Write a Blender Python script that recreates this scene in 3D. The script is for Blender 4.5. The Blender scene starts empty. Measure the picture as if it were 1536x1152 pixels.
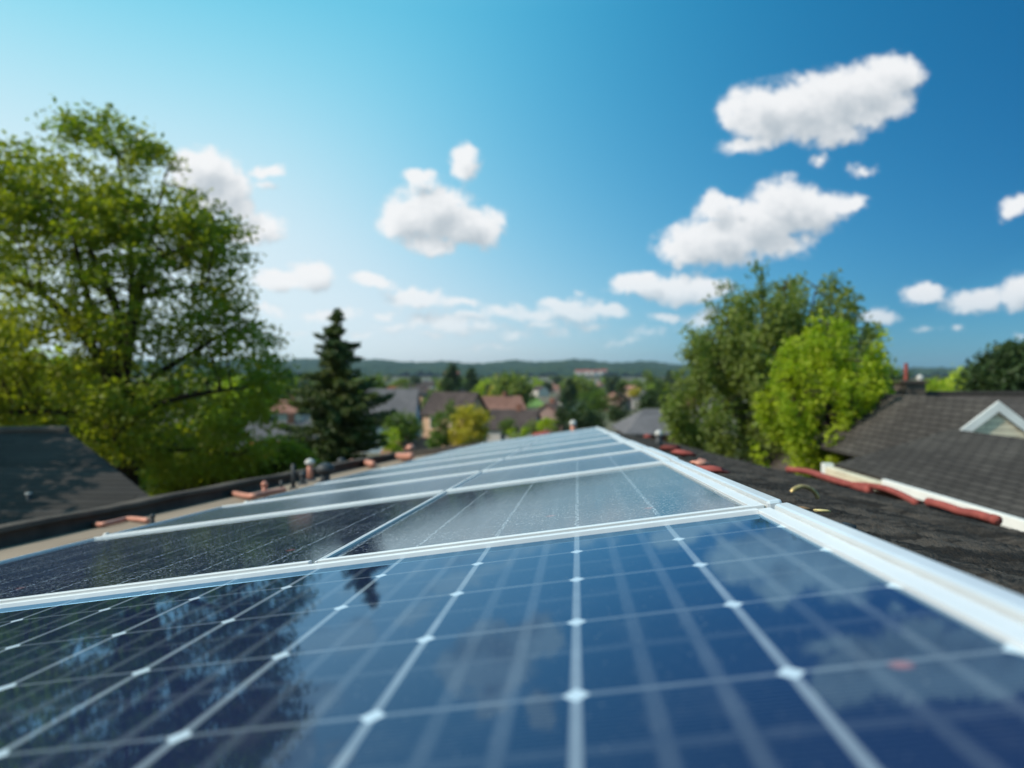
import bpy, math, random
import numpy as np
from mathutils import Vector, Matrix

SC = bpy.context.scene
COL = SC.collection
random.seed(7)
rng = np.random.default_rng(11)
R = math.radians

# ------------------------------------------------------------------ camera
F = 1024.0                      # focal length in photo pixels (1536 wide)
HOR = 556.0                     # horizon row
PITCH = math.atan((576 - HOR) / F)
cam = bpy.data.cameras.new("camera")
camo = bpy.data.objects.new("camera", cam)
COL.objects.link(camo)
cam.sensor_width = 36; cam.lens = 24
cam.clip_start = 0.02; cam.clip_end = 30000
camo.rotation_euler = (R(90) - PITCH, 0, 0)
cam.dof.use_dof = True
cam.dof.focus_distance = 1.75
cam.dof.aperture_fstop = 1.8
cam.dof.aperture_blades = 0
SC.camera = camo

def ray(px, py):
    v = ((px - 768) / F, 1.0, -(py - 576) / F)
    c, s = math.cos(-PITCH), math.sin(-PITCH)
    return Vector((v[0], c * v[1] - s * v[2], s * v[1] + c * v[2]))

def at(px, py, Y):
    r = ray(px, py)
    return r * (Y / r.y)

# ------------------------------------------------------------------ sun and exposure
SUN_AZ, SUN_EL = R(-108), R(42)           # azimuth from +Y towards +X
sl = bpy.data.lights.new("sun", 'SUN')
sl.energy = 4.6; sl.angle = R(0.5); sl.color = (1.0, 0.91, 0.78)
so = bpy.data.objects.new("sun", sl); COL.objects.link(so)
sd = Vector((math.sin(SUN_AZ) * math.cos(SUN_EL), math.cos(SUN_AZ) * math.cos(SUN_EL), math.sin(SUN_EL)))
so.rotation_euler = sd.to_track_quat('Z', 'Y').to_euler()
so.location = (0, 0, 40)
SC.view_settings.view_transform = 'Standard'
SC.view_settings.look = 'None'
SC.view_settings.exposure = 0.0
SC.view_settings.gamma = 1
SC.render.engine = 'CYCLES'
SC.cycles.use_denoising = True
SC.cycles.max_bounces = 8
SC.cycles.transparent_max_bounces = 8
SC.cycles.volume_bounces = 0
SC.cycles.caustics_reflective = False

# ------------------------------------------------------------------ node helpers
class NT:
    def __init__(s, tree):
        s.t = tree; s.t.nodes.clear()
    def n(s, typ, ins=None, **props):
        nd = s.t.nodes.new(typ)
        for k, v in props.items(): setattr(nd, k, v)
        for k, v in (ins or {}).items(): s.set(nd.inputs[k], v)
        return nd
    def set(s, sock, v):
        if isinstance(v, bpy.types.NodeSocket): s.t.links.new(v, sock)
        elif isinstance(v, bpy.types.Node): s.t.links.new(v.outputs[0], sock)
        else: sock.default_value = v
    def m(s, op, a, b=None, c=None, clamp=False):
        nd = s.t.nodes.new('ShaderNodeMath'); nd.operation = op; nd.use_clamp = clamp
        for i, v in enumerate((a, b, c)):
            if v is not None: s.set(nd.inputs[i], v)
        return nd.outputs[0]
    def mix(s, f, a, b, blend='MIX'):
        nd = s.t.nodes.new('ShaderNodeMix'); nd.data_type = 'RGBA'; nd.blend_type = blend
        s.set(nd.inputs[0], f); s.set(nd.inputs[6], c4(a)); s.set(nd.inputs[7], c4(b))
        return nd.outputs[2]
    def ramp(s, f, a, b):      # smoothstep a..b
        nd = s.t.nodes.new('ShaderNodeMapRange'); nd.interpolation_type = 'SMOOTHSTEP'
        s.set(nd.inputs[0], f); s.set(nd.inputs[1], a); s.set(nd.inputs[2], b)
        return nd.outputs[0]
def c4(v):
    if isinstance(v, (tuple, list)) and len(v) == 3: return (*v, 1.0)
    return v

# ------------------------------------------------------------------ sky with clouds
W = bpy.data.worlds.new("World"); SC.world = W; W.use_nodes = True
# cumulus puffs: photo column, row, half width, half height, tilt, strength
PUFF = [
 # big upper right cloud
 (1150,170,62,40,0,1),(1205,165,62,48,0,1),(1250,150,62,44,10,1),(1300,135,62,42,20,1),(1345,110,38,30,0,1),(1250,195,42,24,0,.9),
 (1325,160,42,26,20,.9),(1240,213,18,16,0,.7),(1128,216,44,15,8,.7),(1232,238,16,10,0,.5),(1296,255,24,10,0,.6),
 # middle right cloud
 (1040,370,50,30,-5,1),(1085,360,60,36,0,1),(1135,340,60,40,10,1),(1180,310,52,42,0,1),(1220,318,52,32,0,1),(1070,315,26,26,0,.9),(1268,312,34,16,20,.8),(1103,303,14,12,0,.7),(1160,368,60,20,5,.8),
 # centre cloud
 (610,325,42,34,0,1),(650,320,52,44,0,1),(700,335,48,30,-8,1),(735,345,24,20,0,.8),(628,267,28,12,0,.7),(697,245,24,26,0,.8),(645,362,48,16,0,.8),
 # behind the left tree
 (300,255,50,34,0,1),(330,285,42,36,-20,1),(355,315,30,20,0,.8),(388,343,38,22,8,.9),(365,352,30,16,0,.8),(400,260,24,10,0,.7),(402,280,18,8,0,.6),(215,215,30,16,0,.4),
 # lower bank
 (420,420,48,16,0,.9),(462,412,34,22,0,.9),(406,470,34,10,0,.6),(495,472,48,12,0,.6),(560,420,34,11,-12,.8),
 (625,448,52,18,-8,.8),(665,485,62,14,0,.65),(720,492,50,16,0,.5),(755,465,38,12,0,.6),(800,472,48,12,0,.6),(855,465,46,22,0,.8),(905,468,36,14,0,.7),
 (960,430,46,18,0,.9),(1015,432,56,22,0,.9),(1065,428,36,15,0,.8),(1055,475,42,18,10,.6),(985,500,60,12,0,.35),(820,500,80,12,0,.35),(600,490,50,10,0,.4),
 (1385,440,34,16,0,.85),(1320,476,36,11,0,.7),(1470,450,54,18,5,.8),(1525,440,36,24,10,.8),(1525,305,34,16,30,.8),(1390,495,22,7,0,.4),(1432,492,14,6,0,.4),(1530,505,24,7,0,.3),
 (870,436,14,6,0,.4),
 (700,476,34,9,0,.6),(640,502,30,7,0,.5),(880,490,36,8,0,.5),(770,505,40,7,0,.45),(450,498,30,7,0,.45),(930,512,40,6,0,.45),(1000,478,26,8,0,.6),(830,455,26,9,0,.7),(690,452,30,8,-5,.7),(580,470,26,8,0,.6),(545,500,24,6,0,.4),(810,488,30,8,0,.55),(735,520,50,5,0,.4),
 # outside the frame, seen only from elsewhere
 (1700,380,90,40,0,.9),(1850,200,130,60,10,.9),(-180,380,110,46,0,.9),(-320,120,140,60,0,.9),(1720,470,70,20,0,.8),(-120,470,90,20,0,.7),
]
def build_sky():
    g = bpy.data.node_groups.new("cloud_density", 'ShaderNodeTree')
    g.interface.new_socket("Vector", in_out='INPUT', socket_type='NodeSocketVector')
    g.interface.new_socket("Value", in_out='OUTPUT', socket_type='NodeSocketFloat')
    T = NT(g)
    gi = T.n('NodeGroupInput'); go = T.n('NodeGroupOutput')
    w1 = T.n('ShaderNodeTexNoise', {'Vector': gi.outputs[0], 'Scale': 18.0, 'Detail': 5.0, 'Roughness': .62})
    off = T.n('ShaderNodeVectorMath', {0: w1.outputs['Color'], 1: (.5, .5, .5)}, operation='SUBTRACT')
    off = T.n('ShaderNodeVectorMath', {0: off.outputs[0], 'Scale': .045}, operation='SCALE')
    vec = T.n('ShaderNodeVectorMath', {0: gi.outputs[0], 1: off.outputs[0]}, operation='ADD')
    vec = T.n('ShaderNodeVectorMath', {0: vec.outputs[0], 1: (1, 1, 0)}, operation='MULTIPLY').outputs[0]
    acc = None
    for (px, py, a, b, rot, st) in PUFF:
        p = ray(px, py); u, v = p.x / p.y, p.z / p.y
        mp = T.n('ShaderNodeMapping', {'Vector': vec, 'Location': (u, v, 0), 'Rotation': (0, 0, R(rot)), 'Scale': (a * 1.5 / F, b * 1.5 / F, 1)}, vector_type='TEXTURE')
        gr = T.n('ShaderNodeTexGradient', {'Vector': mp}, gradient_type='SPHERICAL')
        val = T.m('MULTIPLY', gr.outputs['Fac'], st)
        acc = val if acc is None else T.m('SMOOTH_MAX', acc, val, .12)
    nz = T.n('ShaderNodeTexNoise', {'Vector': gi.outputs[0], 'Scale': 30.0, 'Detail': 6.0, 'Roughness': .66})
    out = T.m('ADD', acc, T.m('MULTIPLY', T.m('MULTIPLY', T.m('SUBTRACT', nz.outputs['Fac'], .5), .95), T.m('MULTIPLY', T.m('SUBTRACT', acc, .09), 7.0, clamp=True)))
    T.set(go.inputs[0], out)

    T = NT(W.node_tree)
    out = T.n('ShaderNodeOutputWorld')
    sky = T.n('ShaderNodeTexSky', sky_type='NISHITA')
    sky.sun_disc = False; sky.sun_elevation = SUN_EL; sky.sun_rotation = SUN_AZ
    sky.altitude = 200; sky.air_density = .8; sky.dust_density = 1; sky.ozone_density = 4
    tc = T.n('ShaderNodeTexCoord')
    sp = T.n('ShaderNodeSeparateXYZ', {0: tc.outputs['Generated']})
    yy = T.m('MAXIMUM', sp.outputs[1], .02)
    u = T.m('DIVIDE', sp.outputs[0], yy); v = T.m('DIVIDE', sp.outputs[2], yy)
    uv = T.n('ShaderNodeCombineXYZ', {0: u, 1: v, 2: 0.0})
    d0 = T.n('ShaderNodeGroup', node_tree=g); T.set(d0.inputs[0], uv)
    uv2 = T.n('ShaderNodeVectorMath', {0: uv, 1: (-.014, .024, 0)}, operation='ADD')
    d1 = T.n('ShaderNodeGroup', node_tree=g); T.set(d1.inputs[0], uv2)
    dens = T.ramp(d0.outputs[0], .10, .50)
    front = T.ramp(sp.outputs[1], .1, .25)
    dens = T.m('MULTIPLY', dens, front)
    lowfade = T.ramp(v, .015, .16)                      # distant clouds thin out into the horizon air
    dens = T.m('MULTIPLY', dens, T.m('MULTIPLY_ADD', lowfade, .5, .5))
    dens = T.m('MULTIPLY', dens, .97)
    lit = T.m('SUBTRACT', d0.outputs[0], d1.outputs[0])
    core = T.ramp(d0.outputs[0], .4, 1.1)
    lit = T.m('SUBTRACT', T.m('MULTIPLY', lit, 1.7), T.m('MULTIPLY', core, .85))
    lit = T.ramp(lit, -1.0, .55)
    ccol = T.mix(lit, CLOUD_DARK, CLOUD_LIT)
    # clear-air response: polarised darkening away from the sun, soft shoulder towards it
    dt = T.n('ShaderNodeVectorMath', {0: tc.outputs['Generated'], 1: tuple(sd)}, operation='DOT_PRODUCT').outputs['Value']
    cg = T.m('SMOOTH_MIN', T.m('MAXIMUM', dt, -.50), .20, .22); zz = T.m('MINIMUM', T.m('MAXIMUM', sp.outputs[2], 0.0), .46)
    ss = T.n('ShaderNodeSeparateColor', {0: sky}); ch = []
    for k, (a, p_, q, top_) in enumerate(SKY_FIT):
        e_ = T.m('ADD', T.m('ADD', T.m('MULTIPLY', cg, p_), T.m('MULTIPLY', zz, q)), a)
        x_ = T.m('MULTIPLY', T.m('MULTIPLY', ss.outputs[k], .1), T.m('EXPONENT', e_))
        ch.append(T.m('MULTIPLY', T.m('SUBTRACT', 1.0, T.m('EXPONENT', T.m('MULTIPLY', x_, -10.2 / top_))), top_))
    skyc = T.n('ShaderNodeCombineColor', {0: ch[0], 1: ch[1], 2: ch[2]})
    cc = T.mix(dens, skyc.outputs[0], ccol)
    bg = T.n('ShaderNodeBackground', {'Color': cc, 'Strength': SKY_STR})
    T.set(out.inputs[0], bg)
SKY_STR = .1; SKY_FIT = ((2.68, 6.9, -7.1, 7.2), (2.08, 4.2, -2.28, 8.8), (1.98, 3.3, -1.83, 9.5))
CLOUD_LIT = (9.3, 9.4, 9.5); CLOUD_DARK = (5.0, 5.6, 6.1)
build_sky()

# ------------------------------------------------------------------ materials
def mat(name, col, col2=None, rough=.8, scale=3.0, metal=0.0, bump=0.0, bscale=None, spec=.5, detail=4, brick=None, contrast=(.3, .7), streak=None):
    if rough >= .8 and spec == .5: spec = .12        # dry, dusty surfaces hardly shine even at grazing angles
    m = bpy.data.materials.new(name); m.use_nodes = True
    T = NT(m.node_tree)
    out = T.n('ShaderNodeOutputMaterial'); b = T.n('ShaderNodeBsdfPrincipled', {'Roughness': rough, 'Metallic': metal, 'Specular IOR Level': spec})
    T.set(out.inputs[0], b)
    tc = T.n('ShaderNodeTexCoord')
    c = c4(col)
    vec_ = tc.outputs['Object']
    if streak: vec_ = T.n('ShaderNodeMapping', {'Vector': vec_, 'Rotation': (0, 0, R(streak[0])), 'Scale': (streak[1], 1, 1)})
    nz = T.n('ShaderNodeTexNoise', {'Vector': vec_, 'Scale': scale, 'Detail': detail, 'Roughness': .6})
    if col2: c = T.mix(T.ramp(nz.outputs[0], contrast[0], contrast[1]), col, col2)
    hgt = None
    if brick:       # (width, height, mortar, darkening)
        bw, bh, mo, dk = brick
        br = T.n('ShaderNodeTexBrick', {'Vector': tc.outputs['UV'], 'Color1': (1, 1, 1, 1), 'Color2': (.72, .72, .72, 1), 'Mortar': (dk, dk, dk, 1),
                                        'Scale': 1.0, 'Mortar Size': mo, 'Mortar Smooth': .3, 'Brick Width': bw, 'Row Height': bh})
        c = T.mix(1.0, c, br.outputs[0], 'MULTIPLY')
        hgt = T.m('SUBTRACT', 1.0, br.outputs['Fac'])
    T.set(b.inputs['Base Color'], c)
    if bump:
        n2 = T.n('ShaderNodeTexNoise', {'Vector': tc.outputs['Object'], 'Scale': bscale or scale * 6, 'Detail': 3.0})
        h = n2.outputs[0]
        if hgt is not None: h = T.m('ADD', T.m('MULTIPLY', h, .5), hgt)
        bp = T.n('ShaderNodeBump', {'Height': h, 'Strength': 1.0, 'Distance': bump})
        T.set(b.inputs['Normal'], bp)
    return m

def leafmat(name, c1, c2, c3, scale=.5, trans=.35, rough=.55):
    m = bpy.data.materials.new(name); m.use_nodes = True
    T = NT(m.node_tree); out = T.n('ShaderNodeOutputMaterial')
    tc = T.n('ShaderNodeTexCoord'); geo = T.n('ShaderNodeNewGeometry')
    nz = T.n('ShaderNodeTexNoise', {'Vector': tc.outputs['Object'], 'Scale': scale, 'Detail': 2.0})
    c = T.mix(T.ramp(nz.outputs[0], .35, .65), c1, c2)
    c = T.mix(T.m('MULTIPLY', geo.outputs['Random Per Island'], .6), c, c3)
    p = T.n('ShaderNodeBsdfPrincipled', {'Base Color': c, 'Roughness': rough, 'Specular IOR Level': .3})
    tr = T.n('ShaderNodeBsdfTranslucent', {'Color': T.mix(1.0, c, (1.25, 1.3, .45), 'MULTIPLY')})
    mx = T.n('ShaderNodeMixShader', {0: trans, 1: p.outputs[0], 2: tr.outputs[0]})
    T.set(out.inputs[0], mx)
    return m

M = {}
M['bark'] = mat('bark', (.055, .04, .028), (.025, .018, .012), .9, 4, bump=.02)
M['felt'] = mat('roof_felt', (.30, .235, .18), (.22, .17, .13), .9, 1.2, bump=.004, bscale=60)
M['parapet'] = mat('parapet_bitumen', (.115, .095, .08), (.075, .062, .055), .85, 2.5, bump=.01, bscale=14)
M['shingle'] = mat('worn_shingle_shade_streaks', (.075, .063, .054), (.020, .017, .015), .92, 9, bump=.010, bscale=110, contrast=(.36, .62), streak=(62, .12))  # streaked colour paints in dark bands for the shade between folds
M['alu'] = mat('anodised_aluminium', (.84, .85, .86), (.74, .76, .78), .32, 2.0, metal=.22, spec=.5)
M['grime'] = mat('rail_grime', (.45, .41, .35), (.66, .65, .61), .85, 14)
M['rail'] = mat('edge_rail_metal', (.80, .84, .88), (.66, .69, .73), .28, 1.5, metal=.35, spec=.5)
M['alu_dark'] = mat('frame_side', (.42, .46, .5), (.34, .37, .41), .5, 2.0, metal=.3)
M['copper'] = mat('weathered_copper', (.42, .17, .12), (.55, .26, .19), .55, 9, metal=.15)
M['redpipe'] = mat('red_pipe', (.32, .085, .072), (.22, .055, .048), .8, 7, bump=.004, bscale=20)
M['black'] = mat('black_gap_shade', (.018, .022, .028), (.035, .04, .045), .6, 20)
M['whitecap'] = mat('white_cap', (.50, .49, .47), (.38, .37, .36), .5, 20)
M['brass'] = mat('brass', (.55, .40, .17), (.38, .25, .10), .42, 30, metal=.5)
M['chip'] = mat('pale_chip', (.75, .62, .28), (.55, .4, .16), .7, 40)
M['brickwall'] = mat('brick_wall', (.30, .14, .10), (.22, .10, .07), .85, .6, brick=(.4, .12, .012, .6))
M['white'] = mat('white_paint', (.80, .80, .77), (.70, .70, .68), .55, 2)
M['cream'] = mat('cream_siding', (.88, .78, .58), (.80, .70, .52), .7, 2, brick=(30, .14, .012, .5), bump=.01)
M['nroof'] = mat('neighbour_shingle', (.086, .077, .070), (.060, .053, .049), .9, .7, brick=(.34, .17, .02, .35), bump=.012, bscale=40)
M['nroof2'] = mat('brown_shingle', (.115, .098, .090), (.088, .075, .069), .9, .6, brick=(.34, .17, .02, .5), bump=.01, bscale=40)
M['lroof'] = mat('left_slate', (.058, .053, .050), (.042, .039, .038), .9, .8, brick=(6.0, .13, .012, .5), bump=.02, bscale=30)
M['lwall'] = mat('left_render', (.38, .34, .3), (.32, .28, .25), .9, 1)
M['glasswin'] = mat('window_glass', (.03, .04, .05), (.05, .06, .07), .08, 1)
M['darkroof'] = mat('dark_tile', (.10, .075, .07), (.065, .05, .048), .85, .5, brick=(.4, .3, .03, .7))
M['greyroof'] = mat('grey_shingle', (.17, .16, .17), (.13, .125, .135), .9, .5, brick=(.35, .15, .012, .7))
M['pinkroof'] = mat('pinkish_tile', (.33, .17, .13), (.24, .12, .09), .85, .5, brick=(.4, .3, .03, .7))
M['redroof'] = mat('red_tile', (.42, .11, .075), (.33, .08, .055), .85, .5, brick=(.4, .3, .03, .7))
M['tanwall'] = mat('tan_wall', (.56, .36, .25), (.48, .30, .2), .85, .5)
M['palewall'] = mat('pale_wall', (.55, .50, .46), (.46, .42, .4), .85, .5)
M['bluewall'] = mat('pale_blue_wall', (.42, .50, .56), (.38, .45, .5), .8, .5)
M['pinkwall'] = mat('rosy_wall', (.36, .24, .21), (.29, .19, .17), .85, .5)

# ------------------------------------------------------------------ mesh helpers
class MB:
    def __init__(s): s.v = []; s.f = []
    def add(s, vs, fs):
        o = len(s.v); s.v += [tuple(v) for v in vs]; s.f += [tuple(i + o for i in f) for f in fs]; return s
    def hexa(s, b4, t4):
        return s.add(list(b4) + list(t4), [(3, 2, 1, 0), (4, 5, 6, 7), (0, 1, 5, 4), (1, 2, 6, 5), (2, 3, 7, 6), (3, 0, 4, 7)])
    def box(s, x0, x1, y0, y1, z0, z1):
        return s.hexa([(x0, y0, z0), (x1, y0, z0), (x1, y1, z0), (x0, y1, z0)], [(x0, y0, z1), (x1, y0, z1), (x1, y1, z1), (x0, y1, z1)])
    def slab(s, poly, th):              # polygon in 3-D thickened downwards along its normal
        P = [Vector(p) for p in poly]; n = (P[1] - P[0]).cross(P[2] - P[0]).normalized()
        if n.z < 0: P.reverse(); n = -n
        k = len(P); B = [p - n * th for p in P]
        return s.add(P + B, [tuple(range(k)), tuple(range(2 * k - 1, k - 1, -1))] + [(i, i + k, (i + 1) % k + k, (i + 1) % k) for i in range(k)])
    def tube(s, pts, rad, seg=10, cap=True):
        P = [Vector(p) for p in pts]; rs = rad if isinstance(rad, (list, tuple)) else [rad] * len(P)
        rings = []; prev = None
        for i, p in enumerate(P):
            t = (P[min(i + 1, len(P) - 1)] - P[max(i - 1, 0)]).normalized()
            a = prev if prev is not None else (Vector((0, 0, 1)) if abs(t.z) < .9 else Vector((1, 0, 0)))
            x = (a - t * a.dot(t)).normalized(); prev = x; y = t.cross(x)
            rings.append([p + (x * math.cos(2 * math.pi * k / seg) + y * math.sin(2 * math.pi * k / seg)) * rs[i] for k in range(seg)])
        vs = [v for r in rings for v in r]; fs = []
        for i in range(len(P) - 1):
            for k in range(seg):
                a, b = i * seg + k, i * seg + (k + 1) % seg
                fs.append((a, b, b + seg, a + seg))
        if cap: fs += [tuple(range(seg - 1, -1, -1)), tuple(range((len(P) - 1) * seg, len(P) * seg))]
        return s.add(vs, fs)
    def lathe(s, c, prof, seg=16, up=Vector((0, 0, 1))):
        return s.tube([Vector(c) + up * h for r, h in prof], [r for r, h in prof], seg)
    def build(s, name, m, parent=None, smooth=False, uv=True, bevel=0):
        me = bpy.data.meshes.new(name); me.from_pydata(s.v, [], s.f); me.update()
        if uv:
            L = me.uv_layers.new(name='UVMap')
            for p in me.polygons:
                n = p.normal; u = Vector((0, 0, 1)).cross(n)
                u = Vector((1, 0, 0)) if u.length < 1e-3 else u.normalized()
                v = n.cross(u)
                for li in p.loop_indices:
                    co = me.vertices[me.loops[li].vertex_index].co
                    L.data[li].uv = (co.dot(u), co.dot(v))
        if smooth:
            for p in me.polygons: p.use_smooth = True
        me.materials.append(m)
        o = bpy.data.objects.new(name, me); COL.objects.link(o)
        if parent: o.parent = parent
        if bevel:
            bv = o.modifiers.new('bevel', 'BEVEL'); bv.width = bevel; bv.segments = 2; bv.limit_method = 'ANGLE'
        return o
    def shifted(s, loc):
        l = Vector(loc); s.v = [tuple(Vector(v) - l) for v in s.v]; return s

def npmesh(name, V, Fq, m, parent=None, smooth=False, loc=None):
    me = bpy.data.meshes.new(name); V = np.asarray(V, np.float32); Fq = np.asarray(Fq, np.int32)
    me.vertices.add(len(V)); me.vertices.foreach_set('co', V.ravel())
    k = Fq.shape[1]
    me.loops.add(Fq.size); me.loops.foreach_set('vertex_index', Fq.ravel())
    me.polygons.add(len(Fq)); me.polygons.foreach_set('loop_start', np.arange(0, Fq.size, k, dtype=np.int32))
    me.update(calc_edges=True)
    if smooth: me.polygons.foreach_set('use_smooth', np.ones(len(Fq), bool))
    me.materials.append(m)
    o = bpy.data.objects.new(name, me); COL.objects.link(o)
    if parent: o.parent = parent
    if loc is not None: o.location = loc
    return o

def tag(o, label=None, cat=None, group=None, kind=None):
    if label: o['label'] = label
    if cat: o['category'] = cat
    if group: o['group'] = group
    if kind: o['kind'] = kind
    return o
def thing(name, label, cat, loc=(0, 0, 0), group=None):
    o = bpy.data.objects.new(name, None); COL.objects.link(o); o.location = loc
    o.empty_display_size = .2
    return tag(o, label, cat, group)
def copy_tree(o, parent=None):
    c = o.copy(); COL.objects.link(c)
    if parent: c.parent = parent
    for ch in list(o.children): copy_tree(ch, c)
    return c

# ------------------------------------------------------------------ ground, hills, woodland
GY = [-400, -60, 20, 60, 100, 300, 1000, 1700, 2300, 3100, 4200]
GZ = [-7, -6.6, -6.9, -9.3, -11.5, -15, -20, -25, -14, 0, -60]
def hillk(x, y):        # skyline height above the camera at y=3100, by direction
    px = 768 + F * x / max(y, 1)
    return np.interp(px, [-600, 0, 400, 560, 700, 850, 1000, 1120, 1320, 1420, 1536, 2200], [30, 38, 37, 33, 21, 34, 21, 4, -10, -4, -8, 14])
def zg(x, y):
    z = float(np.interp(y, GY, GZ))
    if y > 1700: z += hillk(x, y) * float(np.interp(y, [1700, 2300, 3100, 4200], [0, .35, 1, .6]))
    return z
M['ground'] = mat('town_ground', (.085, .105, .04), (.16, .13, .105), .95, .02, detail=8)
M['wood'] = mat('wooded_hill', (.008, .028, .016), (.034, .058, .022), .95, .02, detail=6)
def sheet(name, ys, xf, nx, m, zoff=0, rough=0):
    V = []; ny = len(ys)
    for y in ys:
        hw = xf(y)
        for i in range(nx):
            x = -hw + 2 * hw * i / (nx - 1)
            V.append((x, y, zg(x, y) + zoff))
    V = np.array(V)
    if rough: V[:, 2] += rough * rng.random(len(V)) + rough * .8 * np.sin(V[:, 0] * .021 + 2 * np.sin(V[:, 1] * .009)) * np.sin(V[:, 1] * .013)
    idx = np.arange(ny * nx).reshape(ny, nx)
    Fq = np.stack([idx[:-1, :-1], idx[:-1, 1:], idx[1:, 1:], idx[1:, :-1]], -1).reshape(-1, 4)
    return npmesh(name, V, Fq, m, smooth=not rough)
g = sheet('ground', [-400, -200, -100, -50, -20, 0, 10, 20, 30, 40, 50, 60, 80, 100, 140, 200, 300, 450, 600, 800, 1000, 1300, 1700, 2000, 2300, 2700, 3100, 3600, 4200],
          lambda y: 700 + abs(y) * 1.3, 41, M['ground'])
tag(g, kind='structure')
w = sheet('woodland', list(np.linspace(1900, 3300, 110)), lambda y: y * 1.2, 560, M['wood'], zoff=2, rough=13)
tag(w, 'dark wooded hills along the horizon behind the town', 'woodland', kind='stuff')

# ------------------------------------------------------------------ the roof frame of reference
HH = .26                                       # camera height above the array, metres
dv = ray(866, 628).normalized()                # along the ridge
ev = ray(1866, 628 - 140)
nv = ev.cross(dv).normalized()
if nv.z < 0: nv = -nv
cv = dv.cross(nv).normalized()                 # across, to the right
def P(s, t, n=0.0):                            # array units -> world
    return (cv * s + dv * t + nv * (n - 1)) * HH
A16 = R(19)
nv2 = (nv * math.cos(A16) + cv * math.sin(A16)).normalized(); cv2 = dv.cross(nv2)
RS, RN = 1.95, -.42                             # ridge position
def Q(s, t, n=0.0):                            # right-hand slope
    return P(RS, t, RN) + (cv2 * s + nv2 * n) * HH
ROT = Matrix((cv, dv, nv)).transposed().to_4x4()

# ------------------------------------------------------------------ the house we stand on
house = thing('house', 'long low-pitched roof carrying the solar array, with dark worn shingles and grey parapet', 'house', (0, 8, -6.8))
HL = house.location
T0, T1 = -9.0, 63.0
mb = MB().slab([P(-17.2, T0, -.4), P(RS, T0, -.42), P(RS, T1, -.42), P(-17.2, T1, -.4)], .1)
mb.shifted(HL).build('felt_roof', M['felt'], house)
# parapet: left run, far return
def beam(mb, a, b, s0, s1, n0, n1):            # along t
    mb.hexa([P(s0, a, n0), P(s1, a, n0), P(s1, b, n0), P(s0, b, n0)], [P(s0, a, n1), P(s1, a, n1), P(s1, b, n1), P(s0, b, n1)])
mb = MB(); N = 40
ts = np.linspace(T0, T1 + .8, N)
prof = [(-17.0, -.41), (-17.0, .02), (-16.75, .06), (-16.75, .20), (-16.95, .26), (-18.3, .22), (-18.5, .15), (-18.5, -.41)]
V = []; 
for i, t in enumerate(ts):
    wob = .05 * math.sin(i * 1.7) + .04 * math.sin(i * .6 + 1)
    for (s, n) in prof: V.append(P(s + wob * .5, t, n + (wob * .5 if n > 0 else 0)))
k = len(prof); Fc = []
for i in range(N - 1):
    for j in range(k):
        a = i * k + j; b = i * k + (j + 1) % k
        Fc.append((a, b, b + k, a + k))
Fc += [tuple(range(k)), tuple(range(N * k - 1, N * k - k - 1, -1))]
mb.add(V, Fc)
mb.hexa([P(-16.7, T1, -.4), P(-8, T1, -.4), P(-8, T1 + 1.2, -.4), P(-16.7, T1 + 1.2, -.4)], [P(-16.7, T1, .2), P(-8, T1, -.02), P(-8, T1 + 1.2, -.02), P(-16.7, T1 + 1.2, .2)])
mb.shifted(HL).build('parapet', M['parapet'], house)
# right slope: old shingles lying in soft laps and folds
ns, ntt = 190, 640
S = np.linspace(0, 8.55, ns); TT = np.concatenate([np.linspace(T0, 2, 60, endpoint=False), np.linspace(2, 30, 400, endpoint=False), np.linspace(30, 70, 180)])
SG, TG = np.meshgrid(S, TT, indexing='ij')
wv = .85 * SG + .30 * TG + .22 * np.sin(TG * .33 + .6) + .12 * np.sin(TG * .9 + SG) + .05 * np.sin(TG * 2.3 + 2 * SG) + .018 * TG
saw = (wv / .78) % 1.0
lap = np.abs(np.sin(np.pi * wv / 1.0)) ** .55 * (.55 + .45 * np.sin(wv * 1.9 + .23 * TG + 1))
Hn = .12 * lap + .05 * np.sin(wv * 3.1 + .5 * TG) * np.sin(TG * .55 + 1.3 * SG) + .02 * np.sin(TG * 3.1 + 5 * SG) * np.sin(SG * 7 - TG)
Hn += .012 * rng.standard_normal(Hn.shape)
base = np.array(P(RS, 0, RN)); c2 = np.array(cv2); n2 = np.array(nv2); dd = np.array(dv)
V = base + HH * (SG[..., None] * c2 + TG[..., None] * dd + Hn[..., None] * n2) - np.array(HL)
idx = np.arange(ns * len(TT)).reshape(ns, len(TT))
Fq = np.stack([idx[:-1, :-1], idx[1:, :-1], idx[1:, 1:], idx[:-1, 1:]], -1).reshape(-1, 4)
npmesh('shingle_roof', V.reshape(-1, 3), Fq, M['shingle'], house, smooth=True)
mb = MB()
mb.hexa([Q(0, T0, -.6), Q(8.5, T0, -.6), Q(8.5, 70, -.6), Q(0, 70, -.6)], [Q(0, T0, -.06), Q(8.5, T0, -.06), Q(8.5, 70, -.06), Q(0, 70, -.06)])
mb.shifted(HL).build('eave_board', M['parapet'], house)
mb = MB()
def down(p, z): return Vector((p.x, p.y, z))
fp = [P(-17.6, T0 + .6, -.9), Q(7.9, T0 + .6, -.8), Q(7.9, 62, -.8), P(-17.6, 62.5, -.9)]
mb.hexa([down(p, -7.2) for p in fp], fp)
mb.shifted(HL).build('wall', M['brickwall'], house)

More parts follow.
